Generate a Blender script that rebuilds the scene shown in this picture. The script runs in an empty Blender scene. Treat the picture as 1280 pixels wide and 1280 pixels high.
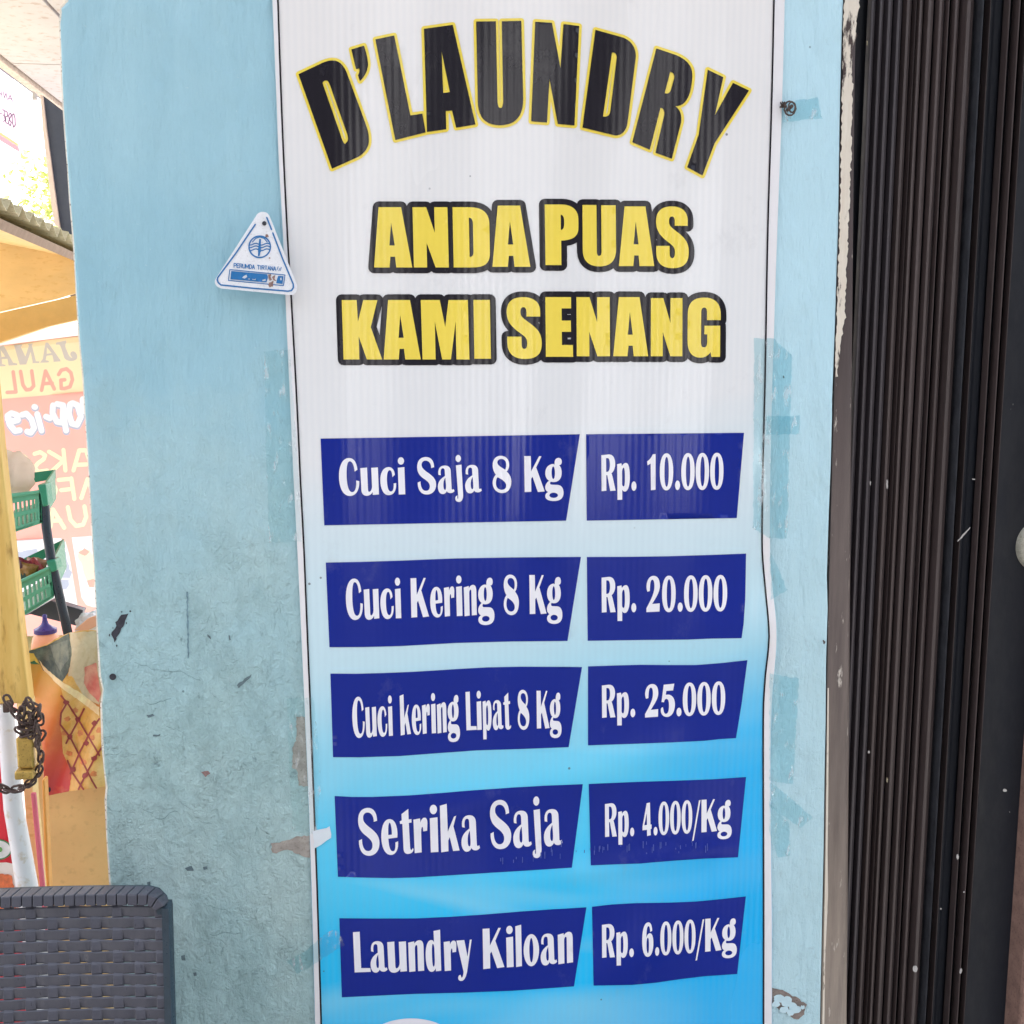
import bpy, bmesh, math, random, re
import numpy as np
from mathutils import Vector, Matrix
from mathutils.geometry import delaunay_2d_cdt
random.seed(7)
R = math.radians
sc = bpy.context.scene
COL = sc.collection

# ------------------------------------------------------------------ camera, sky, sun, exposure
YAW, PITCH, FPX = R(6.9), R(8.26), 1400.0
CAM = Vector((0.0, -1.40, 1.55))
cd = bpy.data.cameras.new('camera'); cd.sensor_width = 36.0; cd.lens = 36.0*FPX/1280.0
cd.clip_start = 0.02; cd.clip_end = 2000
cam = bpy.data.objects.new('camera', cd); COL.objects.link(cam)
cam.location = CAM; cam.rotation_euler = (math.pi/2-PITCH, 0, -YAW)
sc.camera = cam

SUN_EL, SUN_AZ = R(52), R(-14)        # azimuth measured from +y towards +x: behind the wall
world = bpy.data.worlds.new('World'); sc.world = world; world.use_nodes = True
wn = world.node_tree.nodes; wl = world.node_tree.links; wn.clear()
wo = wn.new('ShaderNodeOutputWorld'); bg = wn.new('ShaderNodeBackground'); sky = wn.new('ShaderNodeTexSky')
sky.sky_type = 'NISHITA'; sky.sun_disc = False; sky.sun_elevation = SUN_EL; sky.sun_rotation = SUN_AZ
sky.air_density = 1.2; sky.dust_density = 4.0; sky.ozone_density = 1.0
hsv = wn.new('ShaderNodeHueSaturation'); hsv.inputs['Saturation'].default_value = 0.38
wl.new(sky.outputs[0], hsv.inputs['Color']); wl.new(hsv.outputs[0], bg.inputs['Color'])
bg.inputs['Strength'].default_value = 0.15; wl.new(bg.outputs[0], wo.inputs[0])
sd = bpy.data.lights.new('sun', 'SUN'); sd.energy = 4.8; sd.angle = R(0.5); sd.color = (1, 0.95, 0.87)
sun = bpy.data.objects.new('sun', sd); COL.objects.link(sun)
sdir = Vector((math.sin(SUN_AZ)*math.cos(SUN_EL), math.cos(SUN_AZ)*math.cos(SUN_EL), math.sin(SUN_EL)))
sun.rotation_euler = sdir.to_track_quat('Z', 'Y').to_euler(); sun.location = sdir*20
sc.view_settings.view_transform = 'Standard'; sc.view_settings.look = 'None'
sc.view_settings.exposure = 2.1; sc.view_settings.gamma = 1.0

# ------------------------------------------------------------------ helpers
cr = Vector((math.cos(YAW), -math.sin(YAW), 0))
cf = Vector((math.sin(YAW)*math.cos(PITCH), math.cos(YAW)*math.cos(PITCH), -math.sin(PITCH)))
cu = Vector((math.sin(YAW)*math.sin(PITCH), math.cos(YAW)*math.sin(PITCH), math.cos(PITCH)))
def at(px, py, Y=0.0):
    """world point on the vertical plane y = Y seen at photo pixel (px, py)"""
    d = cr*((px-640)/FPX) + cu*((640-py)/FPX) + cf
    return CAM + d*((Y-CAM.y)/d.y)
def atz(px, py, Z):
    d = cr*((px-640)/FPX) + cu*((640-py)/FPX) + cf
    return CAM + d*((Z-CAM.z)/d.z)

def empty(name, loc, label=None, cat=None, group=None):
    o = bpy.data.objects.new(name, None); COL.objects.link(o); o.location = loc
    o.empty_display_size = 0.05
    tag(o, label, cat, group); return o
def tag(o, label=None, cat=None, group=None, kind=None):
    if label: o['label'] = label
    if cat: o['category'] = cat
    if group: o['group'] = group
    if kind: o['kind'] = kind
    return o
def wloc(o):
    v = Vector((0, 0, 0))
    while o: v += o.location; o = o.parent
    return v
def mk(name, verts, faces, mat, parent=None, smooth=False, base=None, mats=None, midx=None):
    """ONE mesh object from world-space verts; parented parts are stored relative to their thing"""
    verts = [Vector(v) for v in verts]
    if parent is not None: b = wloc(parent); loc = Vector((0, 0, 0))
    else:
        if base is None:
            xs = [v.x for v in verts]; ys = [v.y for v in verts]; zs = [v.z for v in verts]
            base = Vector(((min(xs)+max(xs))/2, (min(ys)+max(ys))/2, min(zs)))
        b = Vector(base); loc = b
    me = bpy.data.meshes.new(name)
    me.from_pydata([tuple(v-b) for v in verts], [], faces)
    if mats:
        for m in mats: me.materials.append(m)
        for i, p in enumerate(me.polygons): p.material_index = midx[i]
    else: me.materials.append(mat)
    if smooth:
        for p in me.polygons: p.use_smooth = True
    me.update()
    o = bpy.data.objects.new(name, me); COL.objects.link(o)
    if parent is not None: o.parent = parent
    o.location = loc
    return o
class MB:
    def __init__(s): s.v = []; s.f = []
    def add(s, v, f):
        n = len(s.v); s.v += [Vector(x) for x in v]; s.f += [tuple(i+n for i in q) for q in f]
    def box(s, a, b):
        x0, y0, z0 = a; x1, y1, z1 = b
        s.add([(x0,y0,z0),(x1,y0,z0),(x1,y1,z0),(x0,y1,z0),(x0,y0,z1),(x1,y0,z1),(x1,y1,z1),(x0,y1,z1)],
              [(0,3,2,1),(4,5,6,7),(0,1,5,4),(1,2,6,5),(2,3,7,6),(3,0,4,7)])
    def hexa(s, p):   # 8 corners: bottom 4 then top 4
        s.add(p, [(0,3,2,1),(4,5,6,7),(0,1,5,4),(1,2,6,5),(2,3,7,6),(3,0,4,7)])
    def prism(s, poly, vec):
        """poly: world points (ordered), extruded by vec"""
        n = len(poly); vec = Vector(vec)
        s.add(list(poly)+[Vector(p)+vec for p in poly],
              [tuple(range(n)), tuple(range(2*n-1, n-1, -1))]+[(i, i+n, (i+1) % n+n, (i+1) % n) for i in range(n)])
    def tube(s, pts, r, n=8, closed=False, caps=True):
        pts = [Vector(p) for p in pts]; m = len(pts); rings = []
        rr = r if isinstance(r, (list, tuple)) else [r]*m
        up = None
        for i, p in enumerate(pts):
            if closed: t = pts[(i+1) % m]-pts[i-1]
            else: t = pts[min(i+1, m-1)]-pts[max(i-1, 0)]
            t.normalize()
            if up is None:
                up = Vector((0, 0, 1)) if abs(t.z) < .9 else Vector((1, 0, 0))
            a = t.cross(up); a.normalize(); b = a.cross(t); up = b
            rings.append([p+a*math.cos(2*math.pi*k/n)*rr[i]+b*math.sin(2*math.pi*k/n)*rr[i] for k in range(n)])
        f = []
        for i in range(m if closed else m-1):
            j = (i+1) % m
            for k in range(n): f.append((i*n+k, i*n+(k+1) % n, j*n+(k+1) % n, j*n+k))
        if caps and not closed: f += [tuple(range(n-1, -1, -1)), tuple((m-1)*n+k for k in range(n))]
        s.add([q for g in rings for q in g], f)
    def lathe(s, prof, c, n=24, axis='z'):
        v = []; f = []
        for r, h in prof:
            for k in range(n):
                a = 2*math.pi*k/n
                d = (r*math.cos(a), r*math.sin(a), h) if axis == 'z' else (r*math.cos(a), h, r*math.sin(a))
                v.append(Vector(c)+Vector(d))
        for i in range(len(prof)-1):
            for k in range(n): f.append((i*n+k, i*n+(k+1) % n, (i+1)*n+(k+1) % n, (i+1)*n+k))
        f += [tuple(range(n-1, -1, -1)), tuple((len(prof)-1)*n+k for k in range(n))]
        s.add(v, f)
    def build(s, name, mat, parent=None, smooth=False, bevel=0, seg=2, base=None):
        o = mk(name, s.v, s.f, mat, parent, smooth, base)
        bm = bmesh.new(); bm.from_mesh(o.data); bmesh.ops.recalc_face_normals(bm, faces=bm.faces); bm.to_mesh(o.data); bm.free()
        if bevel:
            m = o.modifiers.new('bevel', 'BEVEL'); m.width = bevel; m.segments = seg; m.limit_method = 'ANGLE'; m.angle_limit = R(40)
        if smooth: autosmooth(o)
        return o
def autosmooth(o, ang=40):
    me = o.data
    bm = bmesh.new(); bm.from_mesh(me)
    for e in bm.edges:
        e.smooth = not (len(e.link_faces) == 2 and e.calc_face_angle(0) > R(ang))
    bm.to_mesh(me); bm.free()

# ---- paths: "M x y L x y C x y x y x y Z" -> list of closed loops
def path(s, seg=10):
    tk = re.findall(r'[A-Za-z]|-?[0-9.]+', s); i = 0; loops = []; cur = []
    def num():
        nonlocal i; v = float(tk[i]); i += 1; return v
    cmd = None
    while i < len(tk):
        if tk[i].isalpha(): cmd = tk[i]; i += 1
        if cmd == 'M': cur = [(num(), num())]; cmd = 'L'
        elif cmd == 'L': cur.append((num(), num()))
        elif cmd == 'C':
            p0 = cur[-1]; p1 = (num(), num()); p2 = (num(), num()); p3 = (num(), num())
            for k in range(1, seg+1):
                t = k/seg; u = 1-t
                cur.append(tuple(u**3*p0[a]+3*u*u*t*p1[a]+3*u*t*t*p2[a]+t**3*p3[a] for a in (0, 1)))
        elif cmd == 'Z':
            if math.hypot(cur[0][0]-cur[-1][0], cur[0][1]-cur[-1][1]) < 1e-6: cur.pop()
            loops.append(cur); cur = []
    return loops
def ell(cx, cy, rx, ry, n=28, p=2.0):
    out = []
    for k in range(n):
        a = 2*math.pi*k/n; c, s_ = math.cos(a), math.sin(a)
        out.append((cx+rx*math.copysign(abs(c)**(2/p), c), cy+ry*math.copysign(abs(s_)**(2/p), s_)))
    return out
def densify(loop, h):
    out = []
    for i, p in enumerate(loop):
        q = loop[(i+1) % len(loop)]; n = max(1, int(math.hypot(q[0]-p[0], q[1]-p[1])/h))
        for k in range(n): out.append((p[0]+(q[0]-p[0])*k/n, p[1]+(q[1]-p[1])*k/n))
    return out
def inside(pts, loops):
    r = np.zeros(len(pts), bool); x, y = pts[:, 0], pts[:, 1]
    for L in loops:
        a = np.array(L); b = np.roll(a, -1, 0)
        for (x0, y0), (x1, y1) in zip(a, b):
            if y0 == y1: continue
            c = ((y0 > y) != (y1 > y)) & (x < (x1-x0)*(y-y0)/(y1-y0)+x0)
            r ^= c
    return r
def grid_pts(x0, y0, x1, y1, h):
    return [(x0+h*(i+.5), y0+h*(j+.5)) for i in range(max(0, int((x1-x0)/h))) for j in range(max(0, int((y1-y0)/h)))]
def fill(loops, h=8.0):
    """even-odd triangulation of closed 2-D loops with inner points every h"""
    loops = [densify(L, h) for L in loops]
    allp = [p for L in loops for p in L]
    x0 = min(p[0] for p in allp); x1 = max(p[0] for p in allp); y0 = min(p[1] for p in allp); y1 = max(p[1] for p in allp)
    pts = []; edges = []
    for L in loops:
        n = len(pts); pts += L; edges += [(n+i, n+(i+1) % len(L)) for i in range(len(L))]
    pts += grid_pts(x0, y0, x1, y1, h)
    ox, oy = (x0+x1)/2, (y0+y1)/2
    v, e, f, _, _, _ = delaunay_2d_cdt([Vector((p[0]-ox, p[1]-oy)) for p in pts], edges, [], 0, 1e-5)
    V = np.array([(q[0]+ox, q[1]+oy) for q in v])
    F = np.array([t for t in f if len(t) == 3])
    keep = inside(V[F].mean(1), loops)
    return V, [tuple(t) for t in F[keep]]
def area2(L): return sum(L[i-1][0]*L[i][1]-L[i][0]*L[i-1][1] for i in range(len(L)))
def union(faces2d, h=8.0, layers=None):
    """triangulated union of convex-ish polygons"""
    allp = [p for L in faces2d for p in L]
    x0 = min(p[0] for p in allp); x1 = max(p[0] for p in allp); y0 = min(p[1] for p in allp); y1 = max(p[1] for p in allp)
    ox, oy = (x0+x1)/2, (y0+y1)/2
    pts = []; fs = []
    for L in faces2d:
        if area2(L) < 0: L = L[::-1]
        n = len(pts); pts += L; fs.append(list(range(n, n+len(L))))
    pts += grid_pts(x0, y0, x1, y1, h)
    v, e, f, _, _, of = delaunay_2d_cdt([Vector((p[0]-ox, p[1]-oy)) for p in pts], [], fs, 0, 1e-4)
    if layers:      # one sheet split into inks: each triangle takes the topmost shape that covers it
        tri = [(tuple(t), layers[max(o)]) for t, o in zip(f, of) if len(o)]
        return np.array([(q[0]+ox, q[1]+oy) for q in v]), [t for t, m in tri], [m for t, m in tri]
    keep = [tuple(t) for t, o in zip(f, of) if len(o)]
    return np.array([(q[0]+ox, q[1]+oy) for q in v]), keep
def stroke_faces(pts, w, closed=False, n=12):
    out = []; r = w/2; m = len(pts)
    for i in range(m if closed else m-1):
        p, q = pts[i], pts[(i+1) % m]; dx, dy = q[0]-p[0], q[1]-p[1]; l = math.hypot(dx, dy)
        if l < 1e-6: continue
        nx, ny = -dy/l*r, dx/l*r
        out.append([(p[0]-nx, p[1]-ny), (q[0]-nx, q[1]-ny), (q[0]+nx, q[1]+ny), (p[0]+nx, p[1]+ny)])
    for p in pts: out.append([(p[0]+r*math.cos(2*math.pi*(k+.37)/n), p[1]+r*math.sin(2*math.pi*(k+.37)/n)) for k in range(n)])
    return out
def flat(name, VF, fn, mat, parent=None, smooth=True, thick=0.0, base=None):
    """sheet from 2-D triangles, fn maps a 2-D point to the world; optional real thickness"""
    V, F = VF
    used = sorted({i for t in F for i in t}); mp = {u: k for k, u in enumerate(used)}
    vs = [fn(*V[u]) for u in used]; fs = [tuple(mp[i] for i in t) for t in F]
    # face the camera
    if fs:
        a, b, c = (vs[i] for i in fs[0])
        if (b-a).cross(c-a).dot(CAM-a) < 0: fs = [t[::-1] for t in fs]
    o = mk(name, vs, fs, mat, parent, smooth, base)
    if thick:
        m = o.modifiers.new('thickness', 'SOLIDIFY'); m.thickness = thick; m.offset = -1
    return o

# ------------------------------------------------------------------ materials
def lin(r, g, b):
    f = lambda c: (c/255/12.92 if c/255 <= .04045 else ((c/255+.055)/1.055)**2.4)
    return (f(r), f(g), f(b))
class Mat:
    def __init__(s, name, col=(.5, .5, .5), rough=.6, spec=.5, metal=0):
        s.m = bpy.data.materials.new(name); s.m.use_nodes = True
        s.n = s.m.node_tree.nodes; s.l = s.m.node_tree.links
        s.b = s.n['Principled BSDF']; s.out = s.n['Material Output']
        s.b.inputs['Base Color'].default_value = (*col, 1); s.b.inputs['Roughness'].default_value = rough
        s.b.inputs['Specular IOR Level'].default_value = spec; s.b.inputs['Metallic'].default_value = metal
        s.col = None; s.h = None
        s.tc = s.n.new('ShaderNodeTexCoord').outputs['Object']
    def add(s, t, **kw):
        n = s.n.new(t)
        for k, v in kw.items(): setattr(n, k, v)
        return n
    def link(s, a, b): s.l.new(a, b)
    def mapped(s, scale=(1, 1, 1), loc=(0, 0, 0), rot=(0, 0, 0)):
        n = s.add('ShaderNodeMapping'); n.inputs['Scale'].default_value = scale; n.inputs['Location'].default_value = loc
        n.inputs['Rotation'].default_value = rot; s.link(s.tc, n.inputs['Vector']); return n.outputs[0]
    def noise(s, scale, detail=4, rough=.55, stretch=(1, 1, 1), loc=(0, 0, 0), dist=0):
        n = s.add('ShaderNodeTexNoise'); n.inputs['Scale'].default_value = scale; n.inputs['Detail'].default_value = detail
        n.inputs['Roughness'].default_value = rough; n.inputs['Distortion'].default_value = dist
        s.link(s.mapped(stretch, loc), n.inputs['Vector']); return n.outputs['Fac']
    def ramp(s, fac, stops, interp='LINEAR'):
        n = s.add('ShaderNodeValToRGB'); n.color_ramp.interpolation = interp
        e = n.color_ramp.elements
        while len(e) > 1: e.remove(e[-1])
        e[0].position = stops[0][0]; e[0].color = _c4(stops[0][1])
        for p, c in stops[1:]:
            k = e.new(p); k.color = _c4(c)
        s.link(fac, n.inputs['Fac']); return n.outputs['Color']
    def math(s, op, a, b=None, c=None):
        n = s.add('ShaderNodeMath', operation=op)
        for i, x in enumerate((a, b, c)):
            if x is None: continue
            if isinstance(x, (int, float)): n.inputs[i].default_value = x
            else: s.link(x, n.inputs[i])
        return n.outputs[0]
    def mix(s, fac, a, b, blend='MIX'):
        n = s.add('ShaderNodeMix', data_type='RGBA', blend_type=blend)
        for key, x in ((0, fac), (6, a), (7, b)):
            if isinstance(x, (int, float)): n.inputs[key].default_value = x
            elif isinstance(x, tuple): n.inputs[key].default_value = _c4(x)
            else: s.link(x, n.inputs[key])
        return n.outputs[2]
    def xyz(s):
        n = s.add('ShaderNodeSeparateXYZ'); s.link(s.tc, n.inputs[0]); return n.outputs
    def color(s, c): s.link(c, s.b.inputs['Base Color']); return s
    def roughness(s, r): s.link(r, s.b.inputs['Roughness']); return s
    def bump(s, h, dist=.002, strength=1.0):
        n = s.add('ShaderNodeBump'); n.inputs['Distance'].default_value = dist; n.inputs['Strength'].default_value = strength
        s.link(h, n.inputs['Height'])
        if s.h is not None: s.link(s.h, n.inputs['Normal'])
        s.h = n.outputs[0]; s.link(s.h, s.b.inputs['Normal']); return s
def _c4(c):
    if isinstance(c, (int, float)): return (c, c, c, 1)
    return (*c[:3], 1)
def worn(name, col, rough=.5, var=.25, scale=30, spec=.5, metal=0, dirt=None, bumpd=.0006, stretch=(1, 1, 1)):
    """one colour broken up by two noises, patchy roughness and a fine bump"""
    m = Mat(name, col, rough, spec, metal)
    n1 = m.noise(scale, 6, .6, stretch); n2 = m.noise(scale*5.3, 4, .6, stretch, (3, 1, 2))
    c = m.mix(m.ramp(n1, [(.3, 0), (.7, 1)]), tuple(x*(1-var) for x in col), tuple(min(1, x*(1+var*.6)) for x in col))
    if dirt: c = m.mix(m.ramp(n2, [(.56, 0), (.68, .8)]), c, dirt)
    m.color(c)
    m.roughness(m.ramp(n2, [(.3, max(.05, rough-.12)), (.7, min(1, rough+.15))]))
    if bumpd: m.bump(n1, bumpd, .6); m.bump(n2, bumpd*.4, .5)
    return m.m

# ------------------------------------------------------------------ ground
gm = Mat('concrete_ground', (.3, .29, .27), .85)
g1 = gm.noise(1.3, 8, .6); g2 = gm.noise(40, 5, .6)
gm.color(gm.mix(gm.ramp(g1, [(.3, 0), (.7, 1)]), (.15, .145, .14), (.25, .245, .235))); gm.bump(g2, .004)
tag(mk('ground', [(-600, -600, 0), (600, -600, 0), (600, 600, 0), (-600, 600, 0)], [(0, 1, 2, 3)], gm.m), 'grey concrete ground around the shop front', 'ground', kind='structure')

# asphalt street in front of the shop
rm = worn('asphalt', (.05, .05, .052), .9, .3, 60, .3, bumpd=.004)
tag(mk('road', [(-200, -9, .004), (200, -9, .004), (200, -2.2, .004), (-200, -2.2, .004)], [(0, 1, 2, 3)], rm), 'dark asphalt street in front of the shop', 'road', kind='structure')
# unseen houses added opposite to shape glare and dark reflections in the vinyl
om = worn('added_dark_render', (.05, .05, .052), .9, .2, 3, .2)
ow = worn('added_glare_white', (.80, .81, .84), .9, .05, 3, .2)
od = worn('added_dark_opening', (.03, .03, .035), .5, .2, 3)
for x0, x1, h, lab in ((-13, .8, 7.2, 'long dim house added unseen for dark reflections, left of the white one'), (.85, 2.0, 6.2, 'narrow white house added unseen to throw glare on the banner'), (2.05, 13, 7.8, 'taller dim house added unseen for dark reflections, right of the white one')):
    hs = empty('added_house', ((x0+x1)/2, -10.5, 0), lab, 'house')
    mb = MB(); mb.box((x0, -12.5, 0), (x1, -9.6, h)); mb.build('wall', ow if x1 == 2.0 else om, hs)
    mb = MB(); mb.box((x0-.1, -12.7, h+.002), (x1+.1, -9.2, h+.14)); mb.build('roof', od, hs)
    k = x0+.8
    while k+1.2 < x1 and x1 != 2.0:
        mb = MB(); mb.box((k, -9.6+.002, 1.0), (k+1.0, -9.57, 2.2)); mb.build('window', od, hs); k += 2.4

# ------------------------------------------------------------------ painted wall
wm = Mat('blue_wall_paint', (.34, .56, .63), .55, .35)
x, y, z = wm.xyz()
big = wm.noise(1.7, 5, .6); mid = wm.noise(9, 6, .6); vert = wm.noise(26, 5, .6, (1, 1, .10)); fine = wm.noise(120, 4, .6, (1, 1, .25))
lump = wm.noise(14, 3, .5, (1, 1, .45), (4, 0, 2), .8)
blue = wm.mix(wm.ramp(big, [(.35, 0), (.65, 1)]), lin(150, 193, 208), lin(170, 208, 220))
blue = wm.mix(wm.math('MULTIPLY', wm.ramp(vert, [(.4, 0), (.75, 1)]), .35), blue, lin(132, 178, 196))
# the strip right of the banner is a lighter blue
right_pale = wm.ramp(wm.math('ADD', x, wm.math('MULTIPLY', mid, .03)), [(.30, 0), (.33, 1)])
blue = wm.mix(right_pale, blue, lin(186, 220, 232))
# greenish grime low on the left half
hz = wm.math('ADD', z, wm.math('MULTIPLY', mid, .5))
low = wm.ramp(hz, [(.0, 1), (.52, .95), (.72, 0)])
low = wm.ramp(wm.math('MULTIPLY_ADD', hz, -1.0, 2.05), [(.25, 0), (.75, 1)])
grime = wm.math('MULTIPLY', low, wm.math('SUBTRACT', 1.0, wm.math('MULTIPLY', right_pale, .75)))
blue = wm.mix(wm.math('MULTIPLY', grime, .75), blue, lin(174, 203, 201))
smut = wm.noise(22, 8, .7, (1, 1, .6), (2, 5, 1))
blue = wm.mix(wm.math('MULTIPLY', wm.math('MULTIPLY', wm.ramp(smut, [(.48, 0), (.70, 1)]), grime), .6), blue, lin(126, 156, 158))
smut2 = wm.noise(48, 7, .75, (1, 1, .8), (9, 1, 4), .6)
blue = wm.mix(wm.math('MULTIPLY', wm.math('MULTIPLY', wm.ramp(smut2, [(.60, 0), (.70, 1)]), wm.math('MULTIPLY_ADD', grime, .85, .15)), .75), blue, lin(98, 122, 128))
blue = wm.mix(wm.math('MULTIPLY', wm.ramp(wm.noise(3.2, 6, .65, (1, 1, .8), (1, 4, 9)), [(.45, 0), (.62, 1)]), wm.math('MULTIPLY_ADD', grime, .45, .05)), blue, lin(198, 220, 217))
smut3 = wm.noise(40, 7, .75, (1, 1, .6), (2, 8, 6), .8)
blue = wm.mix(wm.math('MULTIPLY', wm.math('MULTIPLY', wm.ramp(smut3, [(.62, 0), (.70, 1)]), wm.math('MULTIPLY_ADD', grime, .8, .12)), .5), blue, lin(192, 214, 216))
blue = wm.mix(wm.math('MULTIPLY', wm.ramp(wm.noise(160, 3, .7), [(.66, 0), (.72, 1)]), .35), blue, lin(205, 222, 226))
# dark specks
vo = wm.add('ShaderNodeTexVoronoi'); vo.inputs['Scale'].default_value = 23; wm.link(wm.mapped(), vo.inputs['Vector'])
sp = wm.ramp(wm.math('ADD', vo.outputs['Distance'], wm.math('MULTIPLY', fine, .07)), [(.055, 1), (.075, 0)])
blue = wm.mix(wm.math('MULTIPLY', wm.math('MULTIPLY', sp, wm.ramp(mid, [(.55, 0), (.6, 1)])), .7), blue, lin(70, 92, 100))
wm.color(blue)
wm.roughness(wm.ramp(mid, [(.3, .42), (.7, .7)]))
wm.bump(lump, .014, .7); wm.bump(vert, .0045, .8); wm.bump(fine, .0030, .9)
# blistered paint low on the left: warped cell edges
vb = wm.add('ShaderNodeTexVoronoi', feature='DISTANCE_TO_EDGE'); vb.inputs['Scale'].default_value = 62
mx = wm.add('ShaderNodeMix', data_type='VECTOR'); mx.inputs[0].default_value = .12
nt = wm.add('ShaderNodeTexNoise'); nt.inputs['Scale'].default_value = 18; nt.inputs['Detail'].default_value = 5; wm.link(wm.mapped(), nt.inputs['Vector'])
wm.link(wm.mapped(), mx.inputs[4]); wm.link(nt.outputs['Color'], mx.inputs[5]); wm.link(mx.outputs[1], vb.inputs['Vector'])
blis = wm.math('MULTIPLY', wm.ramp(vb.outputs['Distance'], [(.0, 0), (.10, 1)]), wm.math('MULTIPLY', grime, wm.ramp(wm.noise(15, 5, .65, (1, 1, 1), (7, 7, 7)), [(.5, 0), (.62, 1)])))
wm.bump(blis, .0022, .6)
gr = wm.noise(70, 6, .72, (1, 1, .8), (5, 3, 2), .5)
wm.bump(wm.math('MULTIPLY', gr, wm.math('MULTIPLY_ADD', grime, .9, .1)), .011, .8)
WALLM = wm.m

left_px = [(77, -160), (79, -60), (83, 2), (76, 9), (75, 16), (74, 30), (75.5, 60), (77, 110), (80, 160), (84, 210), (86.5, 250), (91, 300), (94, 352), (98, 420), (103, 470), (106, 520),
           (111, 600), (114, 660), (118, 720), (121, 790), (124, 845), (128.5, 862), (125.5, 880), (127, 930), (130, 962), (132.5, 984), (131, 1000), (133, 1045), (137, 1110), (142, 1200), (148, 1300)]
right_px = [(1056, -60), (1055.5, 0), (1054, 40), (1053, 75), (1052, 110), (1051, 160), (1050, 230), (1049, 290), (1047, 345), (1045.5, 400), (1044, 440), (1041.5, 500), (1041.5, 520), (1040, 580), (1037.5, 640), (1035, 720), (1036, 760), (1034, 830), (1033.5, 900), (1032, 980), (1031, 1060), (1029.5, 1130), (1028, 1200), (1026, 1300)]
Lw = [at(a, b) for a, b in left_px]; Rw = [at(a, b) for a, b in right_px]
TOPZ = 2.9
def extend(P, top, bot):
    d = (P[-1]-P[0])/(P[-1].z-P[0].z)
    dx = (P[-6].x-P[0].x)/(P[-6].z-P[0].z)
    return [Vector((P[0].x+dx*(top-P[0].z), 0, top))]+P+[Vector((P[-1].x+dx*(bot-P[-1].z), 0, bot))]
Lw = extend(Lw, TOPZ, 0); Rw = extend(Rw, TOPZ, 0)
wall = empty('plaster_wall', (0.16, 0, 0), 'pale blue painted plaster wall carrying the banner, grimy and blistered low down', 'wall')
ring = Lw + Rw[::-1]
mb = MB(); mb.prism(ring, (0, .13, 0))
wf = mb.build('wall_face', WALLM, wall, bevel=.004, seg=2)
conc = worn('bare_plaster', lin(168, 160, 152), .9, .3, 60, .2, bumpd=.002, dirt=lin(120, 112, 106))
chipw = worn('chipped_white_plaster', lin(232, 226, 214), .85, .2, 60, .2, bumpd=.0015, dirt=lin(120, 100, 88))
scuffm = worn('black_scuff', lin(62, 62, 70), .7, .4, 200, .3)
def rag(poly, h=3.0, amp=1.1, seed=0):
    rnd = random.Random(seed); d = densify(poly, h)
    return [(a+rnd.uniform(-amp, amp), b+rnd.uniform(-amp, amp)) for a, b in d]
def wall_patch(name, poly, mat, off=.0006, seed=1, amp=1.0, parent=None, label=None):
    o = flat(name, fill([rag(poly, 3.0, amp, seed)], 6), lambda a, b: at(a, b, -off), mat, parent or wall)
    if label: o['label'] = label
    return o
wall_patch('bare_plaster_patch', [(370.5,896),(387,896),(387,983),(373,983),(372,964),(365,958),(366,932),(370.5,926)], conc, seed=3)
wall_patch('bare_plaster_patch', [(338.7,1055),(352,1052),(359,1051),(366,1047),(373,1045),(390,1045),(390,1072),(380,1072),(373,1068),(359,1062),(345,1066),(340,1065)], conc, seed=4)
pp = wall_patch('bare_plaster_patch', [(962,1233),(974,1237),(985,1241),(997,1248),(1008,1255),(1005,1267),(999,1275),(990,1272),(962,1253)], worn('bare_brown_plaster', lin(140, 128, 122), .9, .3, 80, .2, dirt=lin(110,90,80)), seed=5)
for k, (cx, cy, rx, ry) in enumerate([(974,1248,7,5),(983,1252,7,7),(991,1259,5,6),(995,1262,6,5),(980,1262,6,4),(1003,1259,3,2.4),(988,1266,5,4),(970,1255,5,4)]):
    flat('paint_flake', fill([rag(ell(cx, cy, rx, ry, 14), 2, .7, 20+k)], 5), lambda a, b, k=k: at(a, b, -.0018-.0004*k), worn('flake_blue%d' % k, lin(196, 222, 230), .7, .1, 80), wall)
wall_patch('scuff_mark', [(146,775),(150,771),(153,768),(158,767),(161,766),(159,771),(156,776),(155,783),(151,786),(148,793),(145,799),(143.8,804),(142,800),(139.5,796),(140,789),(144,784)], scuffm, seed=6, amp=1.3)
for k, q in enumerate([(163,764,1,1.4),(137,794,.9,1.6),(146,807,.7,1.5),(158,779,.8,1.2),(141,785,.7,1),(152,765,.9,.8)]): wall_patch('scuff_mark', ell(*q, 8), scuffm, seed=200+k, amp=.35)
for k, pl in enumerate([[(296,856),(303,851),(309,846),(315,843),(313,847),(305,854),(298,860)], [(183,894),(191,892),(193,895),(185,897)], [(191,919),(200,918),(200,920.5),(192,921)],
        [(252,965),(260,963),(263,967),(257,971)], [(231,1085),(240,1083),(243,1088),(234,1089)], [(254,1084),(259,1083),(260,1087),(255,1088)], [(226,1195),(231,1193),(232,1200),(228,1201)], [(184,1103),(188,1102),(188,1108),(185,1107)], [(233,740),(234.6,740),(236,790),(236.5,822),(234.5,824),(234,790)],
        [(242,1216),(246,1215),(246,1220),(243,1220)], [(259,793),(263,796),(264,799),(260,796)], [(286,794),(288,794),(288,800),(286,800)], [(978,470),(980,470),(980,473),(978,473)]]):
    wall_patch('scuff_mark', pl, worn('grey_scuff%d' % k, (lin(118, 150, 162) if k == 8 else lin(100, 120, 126)) if k != 3 else lin(150, 122, 118), .8, .3, 200), seed=40+k, amp=.7)
rc = random.Random(21)
cm_ = worn('hairline_crack', lin(128, 156, 160), .8, .3, 200)
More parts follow.
